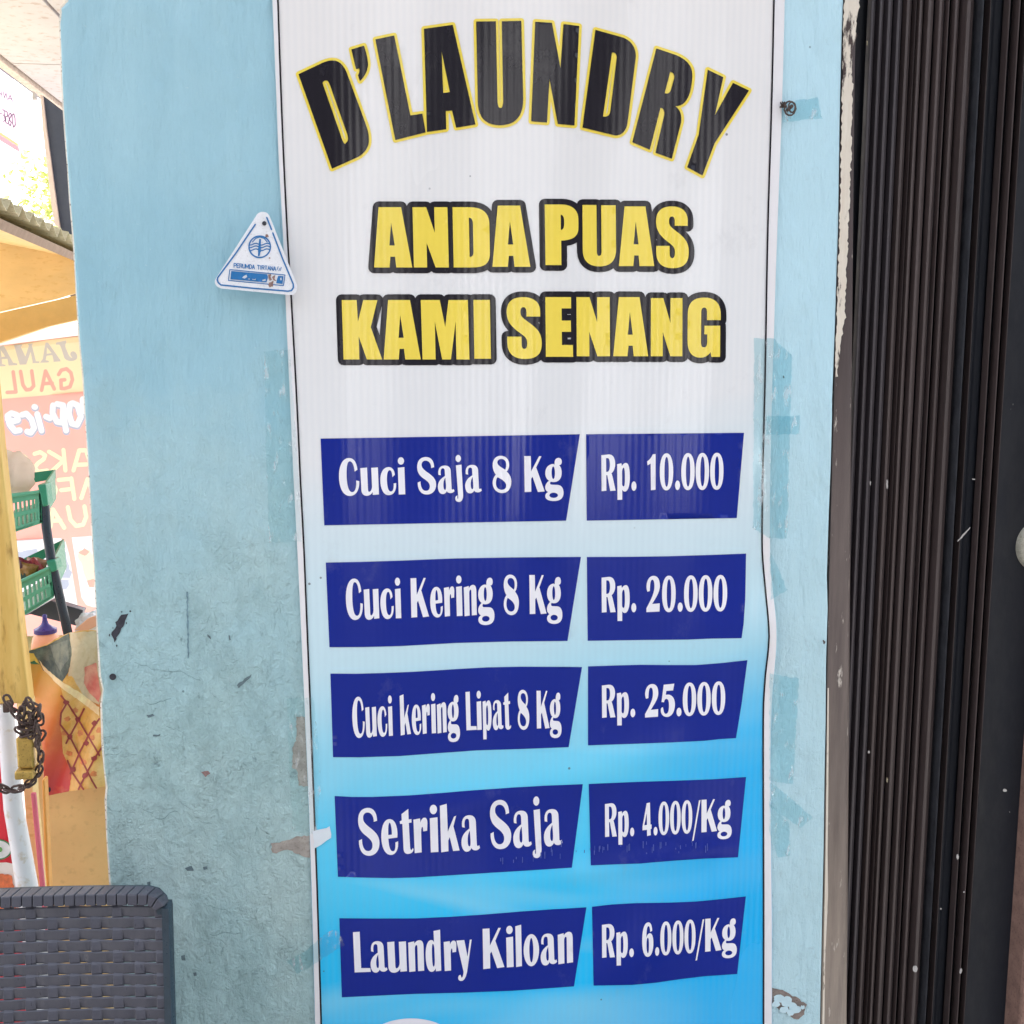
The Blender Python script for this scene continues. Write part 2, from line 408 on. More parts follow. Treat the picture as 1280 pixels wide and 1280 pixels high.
for (x0, y0, n_, ax) in [(168,828,26,0),(205,905,14,.5),(262,862,16,1.2),(176,1010,18,.2),(225,1002,15,1.0),(300,1010,14,1.5),(178,872,12,.1),(318,1128,14,1.4),(250,1120,16,.6),(350,760,10,1.4),(262,1168,12,.9)]:
    a, pts_ = ax, [(x0, y0)]
    for _ in range(n_):
        a += rc.gauss(0, .38); a = ax+(a-ax)*.86; pts_.append((pts_[-1][0]+3.4*math.cos(a), pts_[-1][1]+3.4*math.sin(a)))
    wd = [.22+.22*rc.random() for _ in pts_]
    flat('hairline_crack', fill([[(p[0]-w*.6, p[1]-w) for p, w in zip(pts_, wd)]+[(p[0]+w*.6, p[1]+w) for p, w in list(zip(pts_, wd))[::-1]]], 6), lambda a, b: at(a, b, -.0004), cm_, wall)
# bare white edge showing along the chipped left corner
e = []
for i in range(1, len(left_px)-1):
    a, b = left_px[i]; w = .9+1.6*abs(math.sin(i*2.1))*(1 if b > 820 or b < 30 else .45)
    e.append((a, b, w))
flat('chipped_edge', fill([[(a-.3, b) for a, b, w in e]+[(a+w, b) for a, b, w in e[::-1]]], 6), lambda a, b: at(a, b, -.0005), chipw, wall)
# old nail hole
mb = MB(); c = at(141, 846, -.0008); mb.lathe([(.0001, -.0), (.0042, -.0), (.0042, -.0006), (.0001, -.0006)], c, 12, 'y'); mb.build('nail_hole', scuffm, wall)
# peeled cream edge beside the gate
cream = Mat('peeled_cream_paint', lin(226, 218, 206), .75, .3)
cn = cream.noise(45, 8, .7, (1, 1, .25)); cn2 = cream.noise(140, 5, .7, (1, 1, .12))
cream.color(cream.mix(cream.ramp(cn, [(.56, 0), (.62, 1)]), cream.mix(cn2, lin(232, 226, 214), lin(206, 190, 170)), lin(74, 62, 60))); cream.bump(cn, .003, .8)
brown = Mat('weathered_brown_trim', lin(96, 84, 80), .6, .4)
x, y, z = brown.xyz()
b1 = brown.noise(30, 6, .65, (1, 1, .08)); b2 = brown.noise(70, 6, .7, (1, 1, .2))
bz = brown.ramp(brown.math('MULTIPLY_ADD', b2, .08, brown.math('MULTIPLY', z, .4)), [(.26, lin(176, 162, 148)), (.35, lin(150, 136, 124)), (.50, lin(116, 104, 99)), (.70, lin(74, 62, 62))])
bc = brown.mix(brown.ramp(b1, [(.35, 0), (.7, .7)]), bz, lin(64, 54, 54))
bc = brown.mix(brown.ramp(b2, [(.63, 0), (.68, .8)]), bc, lin(205, 196, 184)); brown.color(bc); brown.bump(b1, .002, .8)

# jamb: a narrow rounded timber trim between wall and gate
jw0 = Rw[0].x; jdx = (Rw[-1].x-Rw[0].x)
mb = MB()
def jamb_x(zz):   # right edge of the trim
    a, b = at(1075.5, 0), at(1064, 1280); t = (zz-a.z)/(b.z-a.z); return a.x+(b.x-a.x)*t
prof = [(-.001, .10), (-.001, .012), (.004, .003), (.5, .002), (.8, .005), (1.0, .016), (1.0, .10)]
zs = [0, .4, .8, 1.2, 1.6, 2.0, 2.4, TOPZ]
vs = []; fs = []
def rwx(zz):
    for p, q in zip(Rw, Rw[1:]):
        if q.z <= zz <= p.z: return p.x+(q.x-p.x)*(zz-p.z)/(q.z-p.z)
    return Rw[-1].x
for zz in zs:
    for u, yy in prof:
        x0 = rwx(zz)+.0008; x1 = jamb_x(zz); vs.append((x0+(x1-x0)*max(u, 0), yy, zz))
n = len(prof)
for i in range(len(zs)-1):
    for k in range(n-1): fs.append((i*n+k, i*n+k+1, (i+1)*n+k+1, (i+1)*n+k))
mb.add(vs, fs); mb.build('jamb_trim', brown.m, wall, smooth=True)
flat('peeling_paint', fill([rag([(1055.5,-30),(1074.5,-30),(1074.5,8),(1070,30),(1071,45),(1066,62),(1064.5,85),(1066,110),(1065,140),(1064,200),(1061.5,260),(1060,300),(1058,340),(1056.5,400),(1052,420),(1049,450),(1046.5,470),(1043.5,470),(1046,400),(1049,300),(1051,200),(1053,110),(1054,60)], 4, 1.2, 9)], 6), lambda a, b: at(a, b, -.0006), cream.m, wall)
flat('peeling_paint', fill([[(1034.5,860),(1036.2,860),(1035.5,980),(1034.5,1060),(1035,1120),(1031.5,1200),(1030,1320),(1027,1320),(1029.5,1200),(1032,1060),(1033,980)]], 5), lambda a, b: at(a, b, -.0006), cream.m, wall)

# ------------------------------------------------------------------ folding gate
GY = .075
gate = empty('folding_gate', at(1180, 700, GY)*1, 'dark brown folding steel gate of narrow vertical slats, closed', 'gate')
gate.location.z = 0
def dusty(name, col, rough, light):
    m = Mat(name, col, rough, .5)
    n1 = m.noise(14, 6, .65, (1, 1, .06)); n2 = m.noise(55, 7, .7, (1, 1, .35)); n3 = m.noise(6, 4, .6)
    c = m.mix(m.ramp(n1, [(.3, 0), (.75, 1)]), tuple(q*.7 for q in col), tuple(q*1.35 for q in col))
    c = m.mix(m.ramp(n2, [(.60, 0), (.74, .45)]), c, light)
    v = m.add('ShaderNodeTexVoronoi'); v.inputs['Scale'].default_value = 34; m.link(m.mapped((1, 1, .7)), v.inputs['Vector'])
    spk = m.ramp(m.math('ADD', v.outputs['Distance'], m.math('MULTIPLY', n2, .06)), [(.062, 1), (.08, 0)])
    c = m.mix(m.math('MULTIPLY', m.math('MULTIPLY', spk, m.ramp(n3, [(.60, 0), (.64, 1)])), .35), c, lin(150, 146, 140))
    m.color(c); m.roughness(m.ramp(n2, [(.3, rough-.08), (.7, rough+.2)])); m.bump(n1, .0012, .5); m.bump(n2, .0005, .6)
    return m.m
slatm = dusty('brown_slat_steel', lin(72, 61, 60), .40, lin(104, 90, 84))
slatd = dusty('dark_slat_steel', lin(66, 60, 64), .40, lin(96, 86, 84))
flatm = dusty('black_gate_plate', lin(12, 17, 28), .55, lin(40, 42, 50))
steelm = worn('bare_steel_edge', lin(72, 74, 80), .4, .35, 40, .6, .3)
def gx(zx):      # zoomed column -> world x at the row it was measured on
    return at(1030+zx/5.12, 75, GY).x
def slat(zx0, zx1, depth, mat, name='slat', yb=0.0):
    x0, x1 = gx(zx0), gx(zx1); w = x1-x0; mb = MB()
    pr = [(0, 0), (.03, -.72), (.12, -.97), (.24, -1), (.38, -.95), (.45, -.72), (.49, -.34), (.62, -.30), (.90, -.26), (.97, -.1), (1, 0)]
    pts = [(x0+u*w, GY+yb+v*depth) for u, v in pr]
    vs = [(a, b, .02) for a, b in pts]+[(a, b, 2.6) for a, b in pts]; n = len(pts)
    mb.add(vs, [(i, i+1, n+i+1, n+i) for i in range(n-1)]+[(n-1, 0, n, 2*n-1), tuple(range(n-1, -1, -1)), tuple(range(n, 2*n))])
    mb.build(name, mat, gate, smooth=True)
for a, b in [(264,313),(317,366),(369,423),(430,483),(488,543),(569,616),(623,683),(693,749),(794,846)]:
    slat(a, b, .010, slatm if a > 480 else slatd)
for a, b in [(548,563),(753,776)]: slat(a, b, .010, slatm)
slat(851, 936, .016, slatm); slat(942, 964, .022, steelm, 'steel_edge'); slat(1008, 1028, .014, slatm)
slat(1128, 1152, .014, slatm); slat(1184, 1216, .016, slatm); slat(1246, 1264, .012, slatm)
for a, b in [(968, 1008), (1029, 1128), (1152, 1184), (1216, 1246)]: slat(a, b, .002, flatm, 'flat_strip', .004)
mb = MB(); x0, x1 = gx(1265), at(1385, 75, GY).x
mb.box((x0, GY-.004, .02), (x1, GY+.02, 2.6)); mb.build('lock_stile', flatm, gate, bevel=.002)
mb = MB(); mb.box((gx(222), GY+.012, .02), (at(1380, 75, GY).x, GY+.03, 2.6)); mb.build('dark_interior_sheet', flatm, gate)  # dark sheet added in place of the unlit interior behind the slats
c = at(1306, 683, GY-.012); mb = MB(); rr = (at(1306, 683, GY-.012)-at(1273.5, 683, GY-.012)).length
mb.lathe([(rr*.2, .010), (rr, .010), (rr, .004), (rr*.93, .0), (rr*.3, -.004), (.0005, -.005)], c, 40, 'y')
mb.build('lock_disc', worn('weathered_lock_metal', lin(172, 168, 154), .7, .3, 90, .4, 0, lin(110, 106, 92), .001), gate, smooth=True)
# white paint drips on the gate
dm = worn('white_drip', lin(178, 174, 170), .7, .2, 100)
for k, (px, py, w, h, tilt) in enumerate([(1205,668,2.2,12,1.0),(1217,599,3,1.2,0),(1197,1071,2.2,4.5,0),(1205,1115,1.6,1.6,0),(1201,1214,2.4,4.5,.2),(1176,1136,1.6,1.6,0),(1088,604,1.4,4,0),(1109,605,1.6,8,0),(1256,988,4,2.6,0),(1144,1211,5,5.5,0),(1109,975,1.4,4.5,0),(1084,54,1.2,4,0),(1086,940,2.4,2,0),(1262,1015,1.0,1.0,0)]):
    pl = [(px+(a-px)+tilt*(py-b)*.9, b) for a, b in ell(px, py, w*.62, h*.75, 14)]
    flat('paint_drip', fill([rag(pl, 1.5, .35, 60+k)], 4), lambda a, b: at(a, b, GY-.0232), dm if k not in (10, 11) else worn('tan_drip%d' % k, lin(150, 140, 116), .8, .2, 90), gate)

# brown rendered pillar at the far right
bp = worn('rusty_brown_render', lin(150, 118, 106), .9, .3, 50, .3, dirt=lin(110, 84, 78), bumpd=.003)
x0 = at(1261.5, 1280, .03).x+.018
mb = MB(); mb.box((x0, .03, 0), (x0+.25, .3, 2.6))
tag(mb.build('brown_pillar', bp, bevel=.006), 'rust brown rendered pillar at the gate\'s far right edge', 'pillar')

# ------------------------------------------------------------------ ceiling over the side passage
CZ = 2.45
cmat = worn('stained_ceiling_board', lin(198, 191, 196), .85, .08, 7, .2, dirt=lin(176, 156, 152), bumpd=.001)
trimm = worn('dark_seam_timber', lin(74, 56, 58), .8, .3, 40, .2)
ceil = empty('ceiling', (0, 1.5, CZ), 'pinkish stained board ceiling with dark seams over the passage', 'ceiling')
ea, eb = atz(0, 66, CZ), atz(75, 131, CZ)
ex = (ea.x+eb.x)/2                       # open left edge of the ceiling
s1 = (atz(20, 81.5, CZ)+atz(75, 79, CZ))/2; s2 = (atz(55, 0, CZ)+atz(72, 18, CZ))/2
xs = [ex, s2.x, s2.x+.6, s2.x+1.8]; ys = [.135, s1.y-1.2, s1.y, s1.y+.75]
for i in range(3):
    for j in range(3):
        mb = MB(); mb.box((xs[i]+.005, ys[j]+.005, CZ), (xs[i+1]-.005, ys[j+1]-.005, CZ+.012))
        mb.build('ceiling_board', cmat, ceil, bevel=.0015)
mb = MB(); mb.box((xs[0]-.02, ys[0], CZ+.014), (xs[-1], ys[-1], CZ+.05)); mb.build('backing', trimm, ceil)
mb = MB(); mb.box((ex-.034, ys[0], CZ-.012), (ex-.004, ys[-1], CZ+.05)); mb.build('edge_trim', worn('pale_edge_trim', lin(214, 196, 184), .8, .2, 30, dirt=lin(120, 96, 90)), ceil, bevel=.002)
mb = MB(); mb.box((ex-.075, ys[0], CZ+.012), (ex-.038, ys[-1], CZ+.07)); mb.build('gutter', worn('grey_gutter', lin(96, 100, 116), .5, .2, 30), ceil, bevel=.004)

# ------------------------------------------------------------------ banner
Lpx = [(-140,332),(-60,337),(0,340.5),(100,344.6),(200,348.5),(300,354),(400,358),(500,362.5),(600,367),(690,371.7),(780,376),(860,379.7),(985,385),(1100,389),(1230,392.5),(1330,395),(1500,399)]
Rpx = [(-140,985),(-60,983),(0,981),(130,977.5),(280,972),(420,967.5),(480,965.5),(560,963.6),(620,962.6),(700,963),(740,966.5),(780,970.5),(810,970.5),(840,968),(880,965),(950,963.6),(1060,964),(1150,965),(1280,965),(1330,965.5),(1500,966)]
BLpx = [(-140,339.5),(-60,344),(0,347.3),(100,350.6),(200,354.6),(300,359.5),(380,364.5),(500,370.8),(600,375.4),(690,380),(780,383.6),(860,387),(985,391.6),(1100,396),(1230,400),(1330,403),(1500,408)]
BRpx = [(-140,972),(-60,970),(0,967.5),(130,964.5),(280,960),(420,957.4),(480,956.2),(560,954.2),(620,953),(690,952.8),(740,957),(790,961.2),(815,960),(840,957),(880,954.4),(950,954),(1060,954.4),(1150,954.6),(1280,954.4),(1330,954.5),(1500,955)]
def spl(T, y):
    ys = [t[0] for t in T]; i = max(0, min(len(T)-2, int(np.searchsorted(ys, y))-1))
    t = (y-ys[i])/(ys[i+1]-ys[i]); p0 = T[max(i-1, 0)][1]; p1 = T[i][1]; p2 = T[i+1][1]; p3 = T[min(i+2, len(T)-1)][1]
    return .5*((2*p1)+(-p0+p2)*t+(2*p0-5*p1+4*p2-p3)*t*t+(-p0+3*p1-3*p2+p3)*t**3)
g2 = lambda x, y, cx, cy, sx, sy: math.exp(-((x-cx)/sx)**2-((y-cy)/sy)**2)
def relief(px, py):
    """how far the vinyl stands off the wall (m)"""
    L, Rr = spl(Lpx, py), spl(Rpx, py); s = (px-L)/(Rr-L); s = max(0, min(1, s))
    edge = min(1, min(s, 1-s)*9)
    d = .0022+edge*.0045
    d += edge*.0030*math.sin(6.283*(s*2.3+.12)+.0016*py)
    d += edge*.0011*math.sin(6.283*s*5.2+.006*py+1)
    d += edge*.0012*math.sin(py*.0105+2.6*s)
    d += .0020*g2(px, py, 905, 790, 60, 45)-.0012*g2(px, py, 905, 735, 50, 30)
    q = (py-(950-.25*(px-800)))            # shallow diagonal creases low on the sheet
    d += edge*.0026*math.exp(-(q/24)**2)*(1 if px > 560 else math.exp(-((px-560)/80)**2))
    q = (py-(1078-.14*(px-800))); d += edge*.0026*math.exp(-(q/15)**2)*math.exp(-((px-800)/170)**2)
    q = (py-(1190-.75*(px-800))); d += edge*.0030*math.exp(-(q/34)**2)*(1/(1+math.exp(-(px-640)/30)))
    d += .0075*g2(px, py, 962, 620, 22, 90)+.0075*g2(px, py, 968, 790, 20, 60)   # lifted right margin
    return d
def surf(px, py, lay=0.0): return at(px, py, -(relief(px, py)+lay))
def vinyl(name, col=None, rough=.21, ribs=.00009):
    m = Mat(name, col or (.8, .8, .8), rough, .36)
    w = m.add('ShaderNodeTexWave', wave_type='BANDS', bands_direction='X'); w.inputs['Scale'].default_value = 37; w.inputs['Distortion'].default_value = .25
    w.inputs['Detail'].default_value = 1.5; w.inputs['Detail Scale'].default_value = .6; m.link(m.mapped((1, 1, .02)), w.inputs['Vector'])
    hb = m.noise(420, 2, .5, (.04, 1, 1)); big = m.noise(5, 3, .5, (1, 1, .3)); dirt = m.noise(14, 7, .7, (1, 1, .7), (3, 2, 1))
    m.dirt = m.ramp(dirt, [(.6, 0), (.78, 1)]); m.wave = w.outputs['Fac']
    m.roughness(m.ramp(big, [(.3, rough-.05), (.7, rough+.09)]))
    m.bump(w.outputs['Fac'], ribs, 1.0); m.bump(hb, .00006, .7); m.bump(m.noise(3.5, 2, .5), .004, .3)
    return m
def ink(name, rgb, var=.08, rough=.21):
    c = lin(*rgb); m = vinyl(name, c, rough)
    n = m.noise(8, 5, .6)
    k = m.mix(n, tuple(q*(1-var) for q in c), tuple(min(1, q*(1+var)) for q in c))
    v = m.add('ShaderNodeTexVoronoi'); v.inputs['Scale'].default_value = 30; m.link(m.mapped(), v.inputs['Vector'])
    k = m.mix(m.math('MULTIPLY', m.dirt, .10), k, (.45, .43, .42)); m.color(k)
    return m.m
bm_ = vinyl('banner_print')
x, y, z = bm_.xyz()
zt = lambda py: at(660, py).z
def zs_(py): return max(0, (zt(py)-.45)/1.5)       # normalised height for the ramp
zn = bm_.math('MULTIPLY_ADD', z, 1/1.5, (.42-.45)/1.5)
wav = bm_.noise(2.2, 3, .5, (.5, 1, 1.6), (1, 0, 4), 1.2)
tilt = bm_.math('MULTIPLY_ADD', x, -.10, zn)
fac = bm_.math('ADD', tilt, bm_.math('MULTIPLY', bm_.math('SUBTRACT', wav, .5), .10))
grad = bm_.ramp(fac, [(0.0, lin(0, 172, 240)), (zs_(1290), lin(8, 188, 246)), (zs_(1130), lin(44, 198, 248)), (zs_(1000), lin(92, 210, 246)), (zs_(900), lin(150, 216, 238)), (zs_(780), lin(196, 226, 236)), (zs_(640), lin(214, 228, 234)), (zs_(520), lin(229, 229, 230)), (1.0, lin(233, 229, 227))])
# printed swooshes: pale diagonal streaks in the blue, deeper blue at the lower right
sw = bm_.noise(3.1, 3, .55, (.8, 1, 2.6), (0, 0, 0), .9)
rot = bm_.add('ShaderNodeTexNoise'); rot.inputs['Scale'].default_value = 5.0; rot.inputs['Detail'].default_value = 2; rot.inputs['Distortion'].default_value = .5
bm_.link(bm_.mapped((.35, 1, 1.5), (0, 0, 0), (0, R(-38), 0)), rot.inputs['Vector'])
lowm = bm_.ramp(fac, [(zs_(960), 1), (zs_(800), 0)])
grad = bm_.mix(bm_.math('MULTIPLY', bm_.math('MULTIPLY', bm_.ramp(rot.outputs['Fac'], [(.52, 0), (.66, 1)]), lowm), .5), grad, lin(168, 226, 242))
rd = bm_.ramp(bm_.math('ADD', x, bm_.math('MULTIPLY', sw, .12)), [(.13, 0), (.30, 1)])
grad = bm_.mix(bm_.math('MULTIPLY', bm_.math('MULTIPLY', rd, bm_.ramp(fac, [(zs_(1000), 1), (zs_(850), 0)])), .8), grad, lin(0, 174, 240))
grad = bm_.mix(bm_.math('MULTIPLY', bm_.dirt, .22), grad, lin(150, 148, 150))
tiny = bm_.add('ShaderNodeTexVoronoi'); tiny.inputs['Scale'].default_value = 26; bm_.link(bm_.mapped(), tiny.inputs['Vector'])
grad = bm_.mix(bm_.math('MULTIPLY', bm_.math('MULTIPLY', bm_.ramp(tiny.outputs['Distance'], [(.035, 1), (.05, 0)]), bm_.ramp(bm_.noise(4, 3), [(.5, 0), (.56, 1)])), .75), grad, (.08, .08, .09))
grad = bm_.mix(bm_.math('MULTIPLY', bm_.wave, .05), grad, lin(150, 170, 190))
bm_.color(grad)
marg = ink('banner_margin_white', (231, 228, 230), .04)
inkk = ink('print_black', (22, 19, 30), .15); inky = ink('print_yellow', (240, 214, 84)); inkn = ink('print_navy', (0, 32, 138), .12); inkw = ink('print_white', (238, 236, 242), .03)

bb = at(668, 640); bb.z = 0
banner = empty('hanging_banner', (bb.x, 0, .42), 'tall white to blue printed laundry price banner taped to the blue wall', 'banner')
NX, NY = 110, 230; vs = []; fs = []
for j in range(NY+1):
    py = -140+1640*j/NY; L, Rr = spl(Lpx, py), spl(Rpx, py)
    for i in range(NX+1): vs.append(surf(L+(Rr-L)*i/NX, py))
for j in range(NY):
    for i in range(NX):
        a = j*(NX+1)+i; fs.append((a, a+NX+1, a+NX+2, a+1))
sheet = mk('vinyl_sheet', vs, fs, bm_.m, banner, True)
so = sheet.modifiers.new('thickness', 'SOLIDIFY'); so.thickness = .0006; so.offset = -1
ysamp = list(range(-140, 1501, 12))
# white margin outside the thin black line, then the line itself
mg = []
mgl = [[(spl(Lpx, yy)+.2, yy) for yy in ysamp]+[(spl(BLpx, yy), yy) for yy in ysamp[::-1]], [(spl(BRpx, yy), yy) for yy in ysamp]+[(spl(Rpx, yy)-.2, yy) for yy in ysamp[::-1]]]
LAY = .0005
for l in mgl: flat('white_margin', fill([l], 6), lambda a, b: surf(a, b, LAY), marg, banner)
for T in (BLpx, BRpx):
    l = [(spl(T, yy)-1.0, yy) for yy in ysamp]+[(spl(T, yy)+1.1, yy) for yy in ysamp[::-1]]
    flat('border_line', fill([l], 6), lambda a, b: surf(a, b, LAY*2), inkk, banner)

# --- headline letters, outlined in photo pixels
def zl(s, ox, oy, k): return [[(ox+a/k, oy+b/k) for a, b in L] for L in path(s)]
HEAD = [
 zl("M105 262 L330 155 C400 122 440 122 470 126 C520 135 560 180 585 240 L770 740 C800 820 812 880 808 940 C802 1020 740 1070 690 1095 L440 1207 Z M345 350 C350 330 375 320 395 328 C408 340 415 360 422 378 L585 840 C600 880 602 910 596 930 L570 960 C555 950 548 930 540 910 Z", 360, 60, 8),
 zl("M397 247 L460 228 C472 265 480 300 480 325 C478 355 462 385 440 405 C436 395 432 385 430 375 C436 368 440 355 436 342 L420 345 Z", 340, 0, 4),
 zl("M517 197 L611 177 L692 577 L752 568 L768 662 L617 700 Z", 340, 0, 4),
 zl("M240 208 L527 168 L755 1165 L562 1197 L520 1025 L458 1030 L462 1212 L270 1240 Z M416 430 L498 840 L432 850 Z", 500, 10, 8),
 zl("M762 135 L958 132 L975 930 C978 975 985 1000 1005 1000 C1022 1000 1030 975 1032 930 L1018 132 L1213 128 L1232 900 C1235 1080 1160 1170 1000 1173 C850 1172 780 1090 778 930 Z", 500, 10, 8),
 zl("M153 137 L320 148 L405 600 L435 160 L592 180 L545 1175 L378 1160 L295 710 L270 1145 L112 1133 Z", 650, 10, 8),
 zl("M755 218 L1030 295 C1120 330 1160 400 1158 490 L1075 1150 C1062 1240 1000 1290 930 1270 L625 1195 Z M920 445 C945 440 968 460 968 495 L905 1020 C900 1070 880 1092 830 1085 Z", 650, 10, 8),
 zl("M324 -76 L520 -10 C640 40 690 110 683 210 C675 330 650 480 540 500 L512 503 C560 530 580 590 572 660 L478 1027 L315 968 L400 600 C410 560 400 520 365 518 L258 937 L83 862 Z M462 158 C495 165 510 190 500 230 L470 335 C460 370 435 385 408 370 Z", 780, 70, 8),
 zl("M838 137 L993 212 L910 590 L1090 268 L1250 345 L905 875 L785 1195 L632 1112 L748 785 Z", 780, 70, 8)]
def merge(list_of_VF):
    V = []; F = []
    for v, f in list_of_VF:
        n = len(V); V += [tuple(q) for q in v]; F += [tuple(i+n for i in t) for t in f]
    return V, F
def outlined(name, glyphs, w, face, rim, parent):
    o = flat(name, merge([fill(densall(g), 8) for g in glyphs]), lambda a, b: surf(a, b, LAY*2.4), face, parent)
    fcs = []
    for g in glyphs:
        for L in g: fcs += stroke_faces(densify(L, 6), 2*w, True, 14)
    V, F = union(fcs, 8)
    # add the area under the letter faces so that no sheet shows between face and rim
    fl = merge([fill(g, 8) for g in glyphs])
    flat('outline', (V, F), lambda a, b: surf(a, b, LAY*1.3), rim, o)
    return o
def densall(g): return [densify(L, 6) for L in g]
outlined('headline', HEAD, 3.4, inkk, inky, banner)

# --- slogan letters: generic heavy condensed capitals, set into their own extents
IMP = {  # letter: (path, x0, x1, top, base)
 'A': ("M135 105 L292 105 L358 525 L247 525 L240 450 L208 450 L200 525 L92 525 Z M219 210 L240 372 L203 372 Z", 92, 358, 105, 525),
 'N': ("M372 107 L466 107 L521 285 L521 107 L612 107 L612 525 L521 525 L463 352 L463 525 L372 525 Z", 372, 612, 107, 525),
 'D': ("M648 105 L770 105 C860 108 897 150 897 220 L897 420 C897 500 860 525 770 525 L648 525 Z M758 178 C778 178 785 195 785 220 L785 420 C785 440 775 452 758 452 Z", 648, 897, 105, 525),
 'P': ("M118 87 L230 87 C310 87 350 125 350 190 L350 250 C350 310 310 335 230 338 L230 508 L120 508 Z M228 158 C246 160 252 175 252 210 C252 245 246 262 228 264 Z", 118, 350, 87, 508),
 'U': ("M380 90 L477 90 L478 420 C480 435 484 444 494 444 C506 444 511 432 511 415 L510 92 L611 92 L612 400 C612 480 570 517 498 517 C420 517 380 480 380 400 Z", 380, 612, 90, 515),
 'S': ("M1110 235 L1020 235 L1020 205 C1020 180 1012 170 1000 170 C986 170 980 182 980 205 C980 235 995 245 1040 280 C1095 322 1118 355 1118 420 C1118 495 1085 530 1005 530 C930 530 892 490 892 420 L892 375 L985 375 L985 420 C985 445 990 460 1002 460 C1016 460 1022 448 1022 420 C1022 385 1010 375 970 345 C915 302 890 265 890 205 C890 135 925 100 1000 100 C1075 100 1110 140 1110 200 Z", 890, 1118, 100, 530),
 'K': ("M104 112 L208 112 L212 262 L254 112 L352 112 L300 300 L372 525 L266 525 L214 365 L214 525 L104 525 Z", 104, 372, 112, 525),
 'M': ("M652 112 L782 112 L816 300 L842 112 L975 112 L977 525 L888 525 L888 260 L850 525 L790 525 L745 260 L745 525 L655 525 Z", 652, 977, 112, 525),
 'I': ("M1018 112 L1128 112 L1128 525 L1018 525 Z", 1018, 1128, 112, 525),
 'E': ("M265 70 L400 70 L400 130 L350 130 L350 195 L398 195 L398 255 L350 255 L350 325 L408 325 L408 388 L265 388 Z", 265, 408, 70, 388),
 'G': ("M1198 192 L1125 192 L1125 155 C1125 135 1120 125 1110 125 C1098 125 1094 135 1094 155 L1094 310 C1094 328 1099 338 1110 338 C1122 338 1127 326 1127 305 L1127 268 L1112 268 L1112 222 L1196 222 L1196 388 L1150 388 L1145 362 C1133 382 1115 392 1090 392 C1045 392 1022 360 1022 300 L1022 165 C1022 100 1050 72 1110 72 C1170 72 1198 105 1198 165 Z", 1022, 1198, 72, 392)}
def lean(px): return .039-.054*(px-370)/599
def put(letter, x0, x1, top, base):
    s, a0, a1, t, b = IMP[letter]; out = []
    h = base-top; k = lean((x0+x1)/2)
    for L in path(s):
        out.append([(x0+(p[0]-a0)/(a1-a0)*(x1-x0)-k*((b-p[1])/(b-t)-.5)*h, base-(b-p[1])/(b-t)*h) for p in L])
    return out
SL1 = [('A',466.5,514.3,258.9,334.3),('N',516.5,560.2,259,334.3),('D',566.4,612,259,334.3),('A',615,662.4,257,333.5),('P',681.2,723.1,255.6,331.3),('U',728.3,770,256.2,332.6),('A',773.6,817.8,258,332.6),('S',820,861,258,335.2)]
SL2 = [('K',428.3,476.5,375.1,449.3),('A',478.6,525,375,449.3),('M',526.8,586,375,449.3),('I',592.4,613,374.9,448.4),('S',633.6,677,371.4,448.7),('E',682,716,371.4,446),('N',720.8,762.3,371.4,445.3),('A',766.5,810.3,371.4,445.3),('N',813.6,853,372.6,445.3),('G',859.5,900.8,372,447)]
for SL in (SL1, SL2): outlined('slogan', [put(*q) for q in SL], 7.2, inky, inkk, banner)

